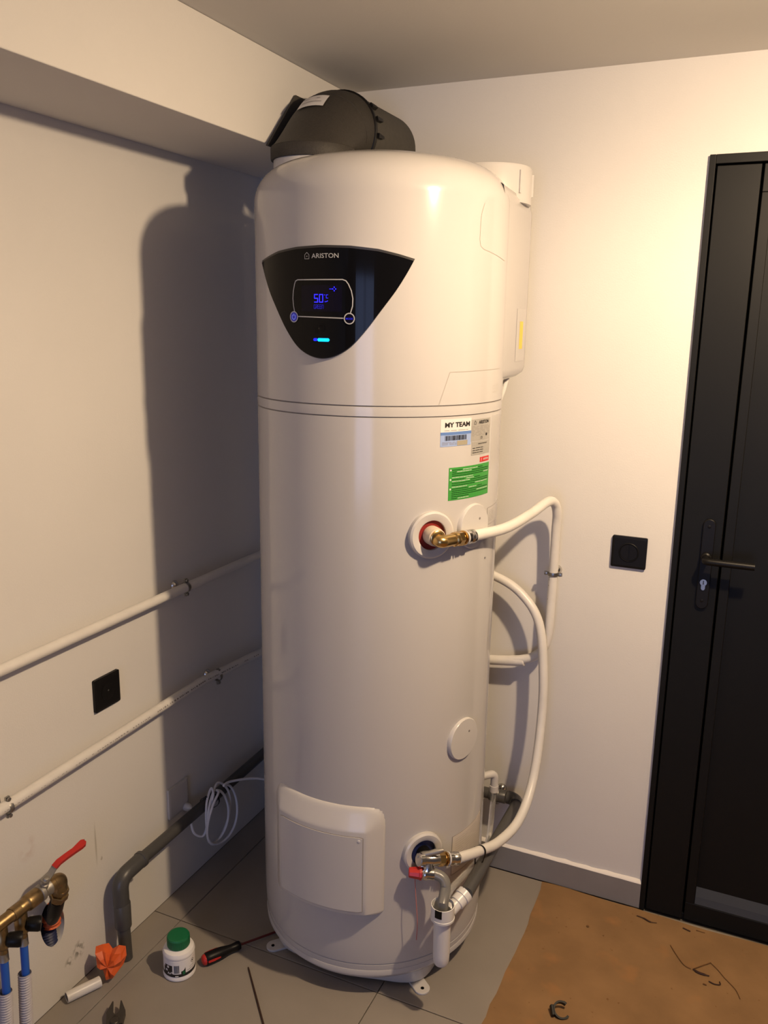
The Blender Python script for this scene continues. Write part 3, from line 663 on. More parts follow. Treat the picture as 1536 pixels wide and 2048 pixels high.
# ------------------------------------------------------------------ insulated air duct
def build_duct():
    t = thing('air_duct', 'black foam insulated duct elbow rising from the heater top', 'duct', (.392, -.392, 1.985))
    x = .392; y = -.392; r = .0965
    arc = [(x, y+.125*(1-math.cos(a)), 2.020+.052*math.sin(a)) for a in [PI/2*i/10 for i in range(11)]]
    m = MB(); lathe(m, [(.0975, 0), (.0985, .004), (.0985, .026), (.0965, .029)], (x, y, 1.986), (0, 0, 1), 48); m.obj('collar', M['foam_black'], t)
    # mitred elbow: rings between a horizontal collar ring and a vertical joint ring
    m = MB(); seg = 48; vs = []; fs = []; NR = 12; rings = []
    YJ, ZJ, ZB = -.255, 2.0735, 2.014
    for i in range(NR+1):
        f = i/NR; ou = Vector((0, -.4885*(1-f)+YJ*f, ZB*(1-f)+(ZJ+r)*f)) + Vector((0, -.45, .89))*.030*math.sin(PI*f**1.5)
        inn = Vector((0, (y+r)*(1-f)+YJ*f, ZB*(1-f)+(ZJ-r)*f)); cc = (ou+inn)/2; cc.x = x; ax = (ou-inn)/2; ax.x = 0; rings.append((cc, ax))
        for k in range(seg):
            a = 2*PI*k/seg; vs.append(cc+Vector((1, 0, 0))*r*math.cos(a)+ax*math.sin(a))
    for i in range(NR):
        for k in range(seg): fs.append((i*seg+k, i*seg+(k+1) % seg, (i+1)*seg+(k+1) % seg, (i+1)*seg+k))
    m.add(vs, fs, True); m.obj('elbow', M['foam_black'], t, 60)
    zc = ZJ
    m = MB(); lathe(m, [(r+.001, -.006), (r+.0035, -.004), (r+.0035, .004), (r+.001, .006)], (x, YJ, zc), (0, 1, 0), seg); m.obj('joint_ring', M['black'], t)
    m = MB(); lathe(m, [(r-.001, .005), (r-.001, .2545)], (x, YJ, zc), (0, 1, 0), seg); m.obj('wall_section', M['foam_grey'], t)
    for a in (-20, 2, 22):
        u = Vector((math.cos(math.radians(a+14)), 0, math.sin(math.radians(a+14)))); v = Vector((-u.z, 0, u.x)); c = Vector((x, YJ+.005, zc))+u*(r+.002); m = MB(); vs = []
        for p, q in ((0, -.004), (.030, -.002), (.030, .004), (0, .007)):
            vs += [c+Vector((0, p, 0))+v*q-u*.004, c+Vector((0, p, 0))+v*q+u*.006]
        m.add(vs, [(0, 2, 3, 1), (2, 4, 5, 3), (4, 6, 7, 5), (6, 0, 1, 7), (1, 3, 5, 7), (0, 6, 4, 2)]); m.obj('clip', M['black'], t)
    # seam ridge between elbow halves
    m = MB(); torus(m, (x, y, 2.014), (0, 0, 1), r, .0016, 48, 6); m.obj('seam_ridge', M['foam_black'], t)
    m = MB(); cc, ax = rings[8]; tube(m, [cc+Vector((1, 0, 0))*r*math.cos(a)+ax*math.sin(a) for a in [math.radians(-20+220*i/30) for i in range(31)]], .0012, 6); m.obj('seam_ridge', M['foam_black'], t)
    # paper label on the shoulder of the elbow
    m = MB(); vs = []; fs = []; A = 3; B = 8
    for i in range(A+1):
        fi = 5.4+.62*i; i0 = int(fi); fr_ = fi-i0; cc = rings[i0][0].lerp(rings[i0+1][0], fr_); ax = rings[i0][1].lerp(rings[i0+1][1], fr_); nn = ax.normalized()*.0022
        for k in range(B+1):
            a = math.radians(74+42*k/B); vs.append(cc+Vector((1, 0, 0))*(r+.0022)*math.cos(a)+(ax+nn)*math.sin(a)+Vector((0, -.001, .0006)))
    fs = [(i*(B+1)+k, i*(B+1)+k+1, (i+1)*(B+1)+k+1, (i+1)*(B+1)+k) for i in range(A) for k in range(B)]
    m.add(vs, fs, True); lb = m.obj('paper_label', M['label_white'], t, label='small white paper label')
    m = MB(); rr = random.Random(5)
    for _ in range(12):
        i = rr.randint(1, A-1); k = rr.randint(1, B-2); a = vs[i*(B+1)+k]; b = vs[i*(B+1)+k+1]; up = (vs[(i+1)*(B+1)+k]-a)*.12; n = Vector((0, -.5, .5))*.0016
        m.add([a+n, b+n, b+n+up, a+n+up], [(0, 1, 2, 3)])
    m.obj('small_print', M['print_pipe'], lb)
    m = MB(); m.add([(.2875, -.432, 2.022), (.2875, -.300, 2.160), (.2875, -.20, 2.16), (.2875, -.20, 2.022), (.2945, -.432, 2.022), (.2945, -.300, 2.160), (.2945, -.20, 2.16), (.2945, -.20, 2.022)],
                    [(0, 1, 2, 3), (4, 7, 6, 5), (0, 4, 5, 1), (1, 5, 6, 2), (2, 6, 7, 3), (3, 7, 4, 0)])
    o = m.obj('foam_sheet', M['foam_grey'], bevel=.001); tag(o, 'thin grey foam sheet wedged between the duct and the beam', 'foam sheet')
build_duct()

# ------------------------------------------------------------------ pipes
def dashes(mb, a, b, r, updir, n, s0=0., s1=1., rs=None, wd=.0035):
    """row of tiny printed marks along a straight pipe"""
    a, b = Vector(a), Vector(b); d = (b-a).normalized(); u = Vector(updir); u = (u-d*u.dot(d)).normalized(); v = d.cross(u); L = (b-a).length; x = L*s0
    while x < L*s1:
        l = rs.uniform(.002, .007)
        if rs.random() < .8:
            vs = []
            for q in (x, x+l):
                for h in (-wd/2, wd/2):
                    an = h/r; vs.append(a+d*q+(u*math.cos(an)+v*math.sin(an))*(r+.0003))
            mb.add(vs, [(0, 1, 3, 2)])
        x += l+rs.uniform(.0015, .006) + (.03 if rs.random() < .06 else 0)
def clamp(loc, axis, wall_n, r, label, wall_dist, group='metal pipe clips'):
    """split ring round a pipe, two screw ears, threaded stem and rosette at the wall"""
    loc = Vector(loc); ax = Vector(axis).normalized(); n = Vector(wall_n); e = ax.cross(n).normalized()
    t = thing('pipe_clamp', label, 'pipe clip', loc-n*wall_dist, group)
    m = MB(); lathe(m, [(r+.0002, -.005), (r+.002, -.005), (r+.0028, 0), (r+.002, .005), (r+.0002, .005)], loc, ax, 28, close=False)
    m.obj('ring', M['steel'], t)
    for s in (-1, 1):
        m = MB(); c = loc+e*s*(r+.0065)
        vs = [c+e*a*.0052+ax*b*.005+n*q for a in (-1, 1) for b in (-1, 1) for q in (-.0025, .0025)]
        m.add(vs, [(0, 1, 3, 2), (4, 6, 7, 5), (0, 4, 5, 1), (2, 3, 7, 6), (0, 2, 6, 4), (1, 5, 7, 3)])
        lathe(m, [(.0034, -.005), (.0034, .004), (.0048, .004), (.0044, .007), (.002, .0078)], c, n, 12); m.obj('screw', M['steel'], t)
    m = MB(); lathe(m, [(.0032, .004), (.0032, wall_dist-r)], loc-n*wall_dist, n, 12); m.obj('stem', M['steel'], t)
    m = MB(); lathe(m, [(.014, 0), (.0138, .002), (.0085, .009), (.0045, .012)], loc-n*(wall_dist-.0003), n, 24); m.obj('rosette', M['chrome'], t)
rs = random.Random(11)
RP = .0125
def build_pipes():
    # cold line: along the left wall, round the corner, loops down to the safety valve
    z1 = .917
    p = [(.04, -1.9, z1-.008)] + [(.04, -.5, z1)] + bend((.04, -.5, z1), (.04, -.045, z1), (.5, -.045, z1), .05, 6) + [(.45, -.046, z1+.004)]
    p2 = catmull([(.60, -.050, .938), (.70, -.052, .948), (.775, -.054, .940), (.853, -.060, .904), (.913, -.072, .830), (.937, -.085, .684), (.943, -.105, .545), (.944, -.165, .412), (.936, -.26, .346), (.912, -.36, .334), (.886, -.45, .354), (.8600, -.534, .3795)], 8)
    m = MB(); tube(m, p+p2, RP, 20); o = tag(m.obj('supply_pipe', M['white_pipe']), 'white pipe from upper left wall run, looping down to the safety valve', 'pipe')
    m = MB(); dashes(m, (.04, -1.3, z1-.0035), (.04, -.06, z1+.001), RP, (.45, 0, -1), 0, .0, 1, rs, .0012); m.obj('printed_marking', M['print_pipe'], o)['kind'] = 'stuff'
    # hot line: lower run, round the corner, riser, bend to the brass elbow
    z2 = .612
    q = [(.04, -1.9, z2-.012), (.04, -.42, z2+.010)] + bend((.04, -.3, z2+.004), (.04, -.045, .592), (.5, -.045, .62), .05, 6) + [(.45, -.045, .63), (.70, -.045, .676), (.80, -.045, .690)]
    q += catmull([(.86, -.045, .703), (.893, -.045, .716), (.922, -.045, .744), (.934, -.045, .79), (.937, -.045, .87), (.938, -.045, .97), (.940, -.052, 1.09), (.942, -.062, 1.138), (.937, -.078, 1.167), (.927, -.115, 1.177), (.909, -.22, 1.163), (.889, -.37, 1.158), (.8555, -.504, 1.166)], 8)
    m = MB(); tube(m, q, RP, 20); o = tag(m.obj('supply_pipe', M['white_pipe']), 'white pipe from lower left wall run, rising to the brass elbow', 'pipe')
    m = MB(); dashes(m, (.04, -1.3, z2-.0065), (.04, -.42, z2+.010), RP, (.9, 0, .25), 0, 0, 1, rs, .004); dashes(m, (.04, -.42, z2+.010), (.04, -.12, .599), RP, (.9, 0, .25), 0, 0, 1, rs, .003)
    dashes(m, (.70, -.045, .676), (.80, -.045, .690), RP, (0, -1, .2), 0, .3, 1, rs, .003)
    dashes(m, (.937, -.045, .87), (.938, -.045, .97), RP, (-.8, -1, 0), 0, 0, 1, rs, .0015); m.obj('printed_marking', M['print_pipe'], o)['kind'] = 'stuff'
    m = MB(); lathe(m, [(RP, 0), (RP+.0016, .0005), (RP+.0016, .12), (RP+.0002, .1215), (RP, .122)], (.752, -.045, .6832), (.10, 0, .014), 20); m.obj('pipe_sleeve', M['white_pipe'], o)
    clamp((.04, -.470, z1), (0, 1, 0), (1, 0, 0), RP, 'steel pipe clip on the upper white pipe, in the heater shadow', .04)
    clamp((.04, -.338, .607), (0, 1, 0), (1, 0, 0), RP, 'steel pipe clip on the lower white pipe, in the heater shadow', .04)
    clamp((.04, -1.095, z2-.004), (0, 1, 0), (1, 0, 0), RP, 'steel pipe clip on the lower white pipe, cut by the picture edge', .04)
    clamp((.938, -.045, .966), (0, 0, 1), (0, -1, 0), RP, 'steel pipe clip on the white riser beside the heater', .045)
    # grey waste pipe along the left wall and behind the heater
    t = thing('waste_pipe', 'dark grey waste pipe running low along both walls to the floor', 'pipe', (.045, -.786, 0))
    m = MB(); tube(m, [(.045, -.725, .236), (.045, -.30, .243)] + bend((.045, -.3, .245), (.045, -.045, .25), (.3, -.045, .252), .05, 6) + [(.80, -.042, .265)], .016, 20); m.obj('long_run', M['grey_pvc'], t)
    m = MB(); tube(m, [(.045, -.700, .2365)]+bend((.045, -.72, .236), (.045, -.787, .231), (.045, -.786, .16), .032)+[(.045, -.786, .158)], .0205, 20)
    lathe(m, [(.0205, 0), (.022, .001), (.022, .010), (.0205, .011)], (.045, -.700, .2363), (0, -1, -.01), 20); m.obj('elbow', M['grey_pvc'], t)
    m = MB(); lathe(m, [(.0205, 0), (.0212, .002), (.0212, .068), (.0198, .07)], (.046, -.785, .092), (0, 0, 1), 20); m.obj('coupling', M['grey_pvc'], t)
    m = MB(); tube(m, [(.0465, -.785, .095), (.052, -.788, .001)], .0165, 20); m.obj('tail_pipe', M['grey_pvc'], t)
    m = MB(); lathe(m, [(.0185, 0), (.0195, .002), (.0195, .048), (.018, .05)], (.790, -.042, .2645), (1, 0, .01), 20)
    tube(m, bend((.80, -.042, .267), (.878, -.043, .267), (.880, -.20, .28), .034), .019, 20); m.obj('elbow', M['grey_pvc'], t)
    m = MB(); tube(m, [(.8795, -.075, .2685), (.897, -.575, .3225)], .0160, 20); m.obj('branch_pipe', M['grey_pvc'], t)
    clamp((.815, -.042, .268), (1, 0, 0), (0, -1, 0), .0185, 'steel pipe clip on the dark grey pipe behind the clear hose', .042)
build_pipes()

# ------------------------------------------------------------------ fittings on the ports
def hexnut(mb, org, d, r, l):
    return lathe(mb, [(r*.93, 0), (r, .0012), (r, l-.0012), (r*.93, l)], org, d, 6, smooth=False)
def press_end(t, start, d, s):
    """nut, flange and pressed steel sleeve, from start along d"""
    start = Vector(start); d = Vector(d).normalized()
    m = MB(); hexnut(m, start, d, .0168, .016); m.obj('nut', M['brass'], t)
    m = MB(); lathe(m, [(.011, .015), (.0115, .020), (.0165, .021), (.0165, .0235), (.012, .0245), (.012, .026)], start, d, 28, ); m.obj('flange', M['brass'], t)
    m = MB(); torus(m, start+d*.0285, d, .0145, .0022, 28, 8); m.obj('lock_ring', M['white_plastic'], t)
    m = MB(); lathe(m, [(.0130, .030), (.0162, .0305), (.0162, .038), (.0146, .0395), (.0146, .043), (.0158, .045), (.0158, .055), (.0142, .0565)], start, d, 28); m.obj('press_sleeve', M['chrome'], t)
def build_fittings():
    n = Vector((math.cos(math.radians(-42.3)), math.sin(math.radians(-42.3)), 0)); p = Vector((CX, CY, 1.176))+n*R
    end = Vector((.8555, -.504, 1.166)); c = p+n*.046; c.z = 1.170
    d = (end-c).normalized()
    t = thing('brass_elbow', 'brass elbow fitting on the upper hot outlet of the heater', 'pipe fitting', p)
    m = MB(); lathe(m, [(.017, .0016), (.021, .004), (.021, .022), (.0195, .026), (.0195, .032), (.015, .034)], p, n, 28); m.obj('dielectric_coupling', M['cream'], t)
    m = MB(); lathe(m, [(.0165, .028), (.0172, .030), (.0172, .036), (.0145, .038)], p, n, 28)
    tube(m, [p+n*.034]+bend(p, c, c+d, .014)+[c+d*((end-c).length-.056)], .0135, 24); L0 = (end-c).length-.066; lathe(m, [(.0135, L0), (.0158, L0+.002), (.0158, L0+.0095), (.0125, L0+.010)], c, d, 28); m.obj('elbow', M['brass'], t)
    press_end(t, end-d*.056, d, 1)
    # safety valve group
    n = Vector((math.cos(math.radians(-42)), math.sin(math.radians(-42)), 0)); p = Vector((CX, CY, .400))+n*R
    end = Vector((.8600, -.534, .3795)); c = p+n*.032; c.z = .397; d = (end-c).normalized()
    t = thing('safety_valve', 'chrome safety valve with red cap on the cold inlet', 'valve', p)
    m = MB(); lathe(m, [(.014, .0016), (.0165, .003), (.0165, .022), (.013, .024)], p, n, 24); m.obj('dielectric_coupling', M['black'], t)
    m = MB(); lathe(m, [(.0145, -.026), (.0165, -.024), (.0165, -.014), (.014, -.012), (.014, .006), (.0155, .008), (.0155, (end-c).length-.056), (.012, (end-c).length-.055)], c, d, 28)
    q = c+Vector((.005, -.012, -.028))
    lathe(m, [(.013, 0), (.0145, .004), (.0145, .020), (.011, .034)], q-Vector((0, 0, .004)), (c-q), 24)
    capd = Vector((-.93, -.36, .02)).normalized()
    lathe(m, [(.0125, -.016), (.0135, -.014), (.0135, 0), (.0155, .003), (.0155, .009), (.013, .012), (.013, .018)], q, capd, 28); m.obj('valve_body', M['chrome'], t)
    m = MB(); lathe(m, [(.0165, .014), (.0165, .019), (.0150, .020), (.0120, .043), (.0095, .045)], q, capd, 10, smooth=False); m.obj('red_cap', M['red'], t, label='red ribbed drain cap')
    m = MB(); lv = c+Vector((.004, .0, .018)); sd = Vector((.80, .35, .25)).normalized()
    tube(m, [lv-sd*.030, lv-sd*.015, lv, lv+sd*.02, lv+sd*.034], [.006, .0085, .0065, .0075, .004], 10); lathe(m, [(.006, 0), (.006, .012), (.004, .014)], lv-Vector((0, 0, .012)), (0, 0, 1), 14); m.obj('lever', M['steel_dull'], t)
    press_end(t, end-d*.056, d, 1)
    qq = q-capd*.016
    m = MB(); cup = Vector((.8605, -.632, 0))
    tube(m, [qq+capd*.006, qq-capd*.004]+bend(qq, qq-capd*.030+Vector((0, -.004, -.004)), Vector((cup.x, cup.y, .30)), .026, 8)+[(cup.x, cup.y, .326), (cup.x, cup.y, .300)], .0128, 20)
    m.obj('outlet_elbow', M['grey_pvc_light'], t, label='smooth grey plastic outlet elbow')
    m = MB(); tube(m, catmull([q+capd*.030+Vector((0, 0, -.012)), (q.x-.022, q.y-.014, .30), (q.x-.018, q.y-.012, .24), (q.x-.020, q.y-.01, .19)], 6), .0011, 6); m.obj('cord', M['pink'], t)
    # funnel siphon
    t = thing('drain_siphon', 'white funnel siphon under the grey valve outlet', 'siphon', (cup.x, cup.y, .165))
    m = MB(); lathe(m, [(.0240, .286), (.0272, .287), (.0272, .322), (.0255, .3225), (.0250, .300), (.002, .288)], (cup.x, cup.y, 0), (0, 0, 1), 36, close=False); fu = m.obj('funnel', M['white_pvc'], t)
    W = Cyl(cup.x, cup.y, .0272, -92, 0)
    m = MB(); patch(m, W, rect(.017, .020, 0, .3125), -.0002, .0006, 6); m.obj('air_slot', M['black'], t)
    m = MB(); lathe(m, [(.0190, .2860), (.0282, .2865), (.0282, .2915), (.0270, .2925)], (cup.x, cup.y, 0), (0, 0, 1), 36); m.obj('collar', M['white_pvc'], t)
    m = MB(); lathe(m, [(.008, .163), (.015, .165), (.0188, .173), (.0196, .190), (.0200, .286)], (cup.x, cup.y, 0), (0, 0, 1), 32); m.obj('trap_body', M['white_pvc'], t)
    a = Vector((.872, -.614, .297)); b = Vector((.8965, -.560, .3208)); dd = (b-a).normalized()
    m = MB(); lathe(m, [(.0155, 0), (.0155, .022), (.0180, .024), (.0180, .038), (.0172, .0385), (.0172, .041), (.0196, .042), (.0196, .056), (.0165, .057)], a, dd, 28); m.obj('side_outlet', M['white_pvc'], t)
    # clear hose from the condensate spout to the siphon
    m = MB(); tube(m, catmull([(.834, -.157, .356), (.833, -.160, .30), (.836, -.185, .235), (.852, -.27, .235), (.868, -.38, .285), (.868, -.46, .305), (.864, -.52, .316), (.863, -.58, .330), (.861, -.618, .326)], 8), .0078, 16, cap=False)
    tag(m.obj('clear_hose', M['clear']), 'clear plastic hose from the heater side to the white siphon', 'hose')
    # black zip tie round the white pipe and the clear hose
    pc = Vector((.889, -.445, .352)); pd = Vector((.83-.89, -.535+.35, .05)).normalized()
    t = thing('zip_tie', 'black zip tie round the white pipe and clear hose near the valve', 'cable tie', pc)
    m = MB(); u, v, _ = frame(pd); vs = []; fs = []; nn = 36
    lo = pc+Vector((-.008, .004, -.040))
    for i in range(nn):
        a = 2*PI*i/nn; o = u*math.cos(a)+v*math.sin(a); w_ = max(0, -o.z)**2
        base = pc+o*(.0135)+Vector((-.008, .004, -.050))*w_
        for s in (-1, 1):
            for h in (0, .0012): vs.append(base+pd*s*.0021+o*h)
    for i in range(nn):
        j = (i+1) % nn; A = [i*4+k for k in range(4)]; B = [j*4+k for k in range(4)]
        for x, y in ((0, 1), (1, 3), (3, 2), (2, 0)): fs.append((A[x], A[y], B[y], B[x]))
    m.add(vs, fs, True); m.obj('strap', M['black'], t)
    h = pc+Vector((-.010, -.012, .0105)); m = MB(); m.box(h.x-.004, h.x+.004, h.y-.003, h.y+.003, h.z-.0035, h.z+.0035); m.obj('ratchet_head', M['black'], t)
build_fittings()

# ------------------------------------------------------------------ wall plates, cable
def wall_plate(name, label, cat, W, w, h, kind, m='black'):
    o = W(0, 0, 0); t = thing(name, label, cat, o)
    def pr(out, h0, h1, ins=.0):
        q = len(out); mb = MB(); mb.add([W(a, b, h0) for a, b in out]+[W(a, b, h1-.0012) for a, b in out]+[W(a*(1-.003/w*4), b*(1-.003/h*4), h1) for a, b in out],
            [(i, (i+1) % q, q+(i+1) % q, q+i) for i in range(q)]+[(q+i, q+(i+1) % q, 2*q+(i+1) % q, 2*q+i) for i in range(q)]+[tuple(range(2*q, 3*q))]); return mb
    pr(rrect(w, h, .004), 0.0002, .0085).obj('cover_plate', M[m], t)
    if kind == 'cable':
        mb = MB(); lathe(mb, [(.022, 0), (.022, .0006), (.0205, .001), (.0001, .0012)], W(0, 0, .0086), W.n, 32); mb.obj('insert', M[m], t)
        mb = MB(); lathe(mb, [(.0022, 0), (.0022, .0006)], W(0, .003, .0100), W.n, 12); mb.obj('screw', M['steel'], t)
    elif kind == 'rocker':
        mb = MB(); lathe(mb, [(.026, 0), (.026, .0008), (.0245, .0022), (.0235, .0022), (.022, .0004)], W(0, 0, .0086), W.n, 40); mb.obj('dial_ring', M[m], t)
        for s in (-1, 1):
            mb = MB(); out = [(s*(.0008+.0205*math.cos(a)), .0215*math.sin(a)) for a in [math.radians(-88+176*i/14) for i in range(15)]]; q = len(out)
            mb.add([W(a, b, .0088) for a, b in out]+[W(a, b, .0108) for a, b in out], [(i, (i+1) % q, q+(i+1) % q, q+i) for i in range(q)]+[tuple(range(q, 2*q))]); mb.obj('rocker', M[m], t)
    return t
wall_plate('cable_outlet', 'square black cable outlet plate between the two white pipes', 'wall plate', Flat((0, -.7495, .7235), (0, 1, 0), (0, 0, 1)), .087, .084, 'cable')
wall_plate('light_switch', 'square black light switch left of the dark door', 'light switch', Flat((1.1262, 0, 1.0405), (1, 0, 0), (0, 0, 1)), .090, .085, 'rocker')
wall_plate('power_outlet', 'white power outlet plate in shadow above the dark grey pipe', 'power outlet', Flat((0, -.496, .288), (0, 1, 0), (0, 0, 1)), .086, .092, 'plain', 'white_plastic')
def build_cable():
    t = thing('power_cable', 'coiled white power cable tied to the dark grey pipe', 'cable', (.065, -.40, .27))
    c = Vector((.085, -.350, .185)); pts = [(.22, -.155, .218), (.17, -.20, .222), (.12, -.27, .262), (.085, -.35, .285)]
    for lp in range(3):
        for i in range(14):
            a = math.radians(100+360*i/14); ra = (.074, .052, .060)[lp]; rb = (.088, .082, .095)[lp]
            pts.append((.083+.006*math.sin(a*2+lp)-.008*lp, -.395+(.0, -.018, -.004)[lp]-ra*math.cos(a), .200+rb*math.sin(a)))
    pts += [(.078, -.43, .28), (.074, -.455, .23), (.070, -.455, .19), (.062, -.465, .165), (.05, -.488, .185), (.036, -.482, .215), (.030, -.472, .247)]
    m = MB(); tube(m, catmull(pts, 5), .0036, 8); m.obj('cord', M['cable'], t)
    m = MB(); lathe(m, [(.012, .009), (.012, .020), (.008, .028), (.005, .032)], (0, -.470, .250), (1, 0, -.1), 20); m.obj('plug', M['white_plastic'], t)
    t = thing('zip_tie', 'black zip tie round the cable coil and dark grey pipe', 'cable tie', (.045, -.425, .242))
    m = MB(); u = Vector((.9, 0, .45)).normalized(); nn = 32; vs = []; fs = []
    for i in range(nn):
        a = 2*PI*i/nn; o = Vector((math.cos(a), 0, math.sin(a))); ex = max(0, o.dot(u))**2*.022; base = Vector((.045, -.425+.018*max(0, o.dot(u)), .242))+o*(.0168+ex)
        for s in (-1, 1):
            for h in (0, .0013): vs.append(base+Vector((0, s*.0022, 0))+o*h)
    for i in range(nn):
        j = (i+1) % nn; A = [i*4+k for k in range(4)]; B = [j*4+k for k in range(4)]
        for x, y in ((0, 1), (1, 3), (3, 2), (2, 0)): fs.append((A[x], A[y], B[y], B[x]))
    m.add(vs, fs, True); m.obj('strap', M['black'], t)
    m = MB(); m.box(.054, .062, -.436, -.427, .264, .270); tube(m, [(.060, -.43, .268), (.066, -.45, .285)], .0014, 6); m.obj('ratchet_head', M['black'], t)
build_cable()

# ------------------------------------------------------------------ brass manifold, bottom left
def build_manifold():
    x = .080; z = .392
    t = thing('brass_manifold', 'brass water manifold with red lever valve low on the left wall', 'manifold', (x, -1.15, z))
    m = MB(); lathe(m, [(.0135, -.35), (.0135, -.03), (.0150, -.028), (.0150, -.002), (.0172, 0), (.0182, .004), (.0182, .030), (.0165, .033)], (x, -1.105, z), (0, 1, 0), 28)
    for y in (-1.205, -1.135): lathe(m, [(.0155, -.010), (.0155, .010)], (x, y, z), (0, 1, 0), 24)
    m.obj('manifold_bar', M['brass_old'], t)
    m = MB(); lathe(m, [(.0135, 0), (.0185, .003), (.0185, .012), (.0150, .016), (.0150, .022), (.0175, .025), (.0175, .032), (.013, .034)], (x, -1.074, z), (0, 1, 0), 24)
    lathe(m, [(.009, 0), (.009, .022), (.0065, .024), (.0065, .030)], (x, -1.058, z), (.35, 0, 1), 16)
    m.obj('valve_body', M['steel_dull'], t)
    p = Vector((x+.011, -1.058, z+.033)); m = MB()
    lathe(m, [(.0085, 0), (.0085, .004), (.006, .009), (.003, .010)], p-Vector((0, 0, .004)), (.35, 0, 1), 14)
    def strap(mb, pts, w, th, side):
        s = Vector(side).normalized(); vs = []
        for i, q in enumerate(pts):
            q = Vector(q); d = (Vector(pts[min(i+1, len(pts)-1)])-Vector(pts[max(i-1, 0)])).normalized(); n = d.cross(s).normalized(); ww = w[i]
            vs += [q+s*ww/2+n*th/2, q-s*ww/2+n*th/2, q-s*ww/2-n*th/2, q+s*ww/2-n*th/2]
        k = len(pts); mb.add(vs, [(i*4+a, i*4+(a+1) % 4, i*4+4+(a+1) % 4, i*4+4+a) for i in range(k-1) for a in range(4)]+[(3, 2, 1, 0), tuple((k-1)*4+a for a in range(4))], True)
    side = (.95, 0, -.33)
    strap(m, [p+Vector((0, -.010, 0)), p, p+Vector((.002, .012, .006)), p+Vector((.004, .024, .018))], [.016, .018, .015, .014], .003, side); m.obj('lever_bracket', M['steel_dull'], t)
    m = MB(); b = p+Vector((.004, .022, .0165))
    strap(m, [b, b+Vector((.003, .011, .007)), b+Vector((.006, .030, .010)), b+Vector((.009, .052, .012)), b+Vector((.010, .068, .014)), b+Vector((.010, .078, .0155)), b+Vector((.010, .083, .0165))], [.013, .013, .0125, .0125, .0165, .0165, .009], .0085, side)
    m.obj('red_lever', M['red'], t, label='red plastic lever grip')
    # end elbow and union into the wall cut-out
    m = MB(); c = Vector((x, -1.006, z))
    tube(m, [(x, -1.042, z), (x, -1.034, z)]+bend((x, -1.04, z), c, (x-.02, -1.0, z-.07), .020)+[(x-.012, -.999, z-.040)], .0158, 24)
    lathe(m, [(.0155, 0), (.0172, .002), (.0172, .012), (.0155, .014)], (x, -1.044, z), (0, 1, 0), 24); el = m.obj('end_elbow', M['brass_old'], t)
    dn = Vector((-.40, .10, -.91)).normalized(); q = Vector((x-.010, -.999, z-.034))
    m = MB(); hexnut(m, q, dn, .019, .014); hexnut(m, q+dn*.020, dn, .021, .018); lathe(m, [(.015, .012), (.015, .05), (.0165, .052)], q, dn, 20); m.obj('union_nut', M['brass_old'], t)
    m = MB(); tube(m, [q+dn*.045, q+dn*.085, q+dn*.115, (-.028, -.968, .262)], [.0165, .0175, .0160, .015], 20); m.obj('black_hose_end', M['black'], t)
    # outlets with caps
    for y, bl, top, dx in ((-1.120, 'blue water pipe nearer the red lever', .328, 0), (-1.172, 'blue water pipe at the left picture edge', .334, .004)):
        m = MB(); lathe(m, [(.0125, 0), (.0125, -.020), (.0155, -.024), (.0155, -.044), (.0125, -.050), (.0095, -.052), (.0095, -.066)], (x, y, z-.008), (0, 0, 1), 24); m.obj('outlet', M['brass_old'], t)
        m = MB(); lathe(m, [(.0125, 0), (.0150, .004), (.0165, .024), (.015, .029), (.004, .030)], (x+.012, y+.002, z-.036), (.75, .62, -.12), 20); m.obj('valve_cap', M['black'], t)
        m = MB(); lathe(m, [(.0097, 0), (.0097, -.018), (.0102, -.019)], (x, y, z-.070), (0, 0, 1), 20); m.obj('compression_sleeve', M['steel_dull'], t)
        b = thing('water_pipe', 'blue pipe entering a grey corrugated conduit, '+('nearer the red lever' if y > -1.15 else 'at the left picture edge'), 'pipe', (x, y, 0))
        m = MB(); tube(m, [(x, y, z-.086), (x-.001, y-.002, .20), (x-.003, y-.006, .02)], .0085, 18); m.obj('inner_pipe', M['blue_pipe'], b)
        zt = .232 if y > -1.15 else .228; n = 150; pts = []; rr = []
        for i in range(n):
            zz = zt-(zt-.002)*i/(n-1); pts.append((x-.002+(.232-zz)*-.012, y-.003-(.232-zz)*.05, zz)); rr.append(.0132+.0013*math.sin(i*PI/2.0+.4))
        m = MB(); tube(m, pts, rr, 18, cap=False); tube(m, [Vector(q) for q in pts[:2]], [.0118, .0118], 18, cap=False); m.obj('corrugated_conduit', M['conduit'], b)
    b = MB(); tube(b, catmull([(.030, -1.262, .33), (.032, -1.212, .20), (.035, -1.176, .14), (.036, -1.147, .10), (.037, -1.123, .045), (.038, -1.10, .002)], 6), .009, 16)
    tag(b.obj('water_pipe', M['red_pipe']), 'red pipe slanting behind the grey conduits at the left edge', 'pipe')
    # sleeves seen in the cut-out
    s = MB(); tube(s, catmull([(-.02, -.972, .285), (-.016, -.966, .250), (-.012, -.962, .222), (-.010, -.962, .205)], 5), [.015+.006*min(1, i/6)+.002*math.sin(i*1.7) for i in range(16)], 14)
    tag(s.obj('orange_sleeve', M['orange2']), 'crumpled orange sleeve inside the wall cut-out', 'pipe sleeve')
    n = 40; s = MB(); tube(s, [(-.028+.0006*i/4, -.966-.0000*i, .222-.0018*i) for i in range(n)], [.021+.0018*math.sin(i*1.57) for i in range(n)], 18)
    tag(s.obj('blue_conduit', M['navy']), 'dark blue corrugated conduit inside the wall cut-out', 'conduit')
build_manifold()

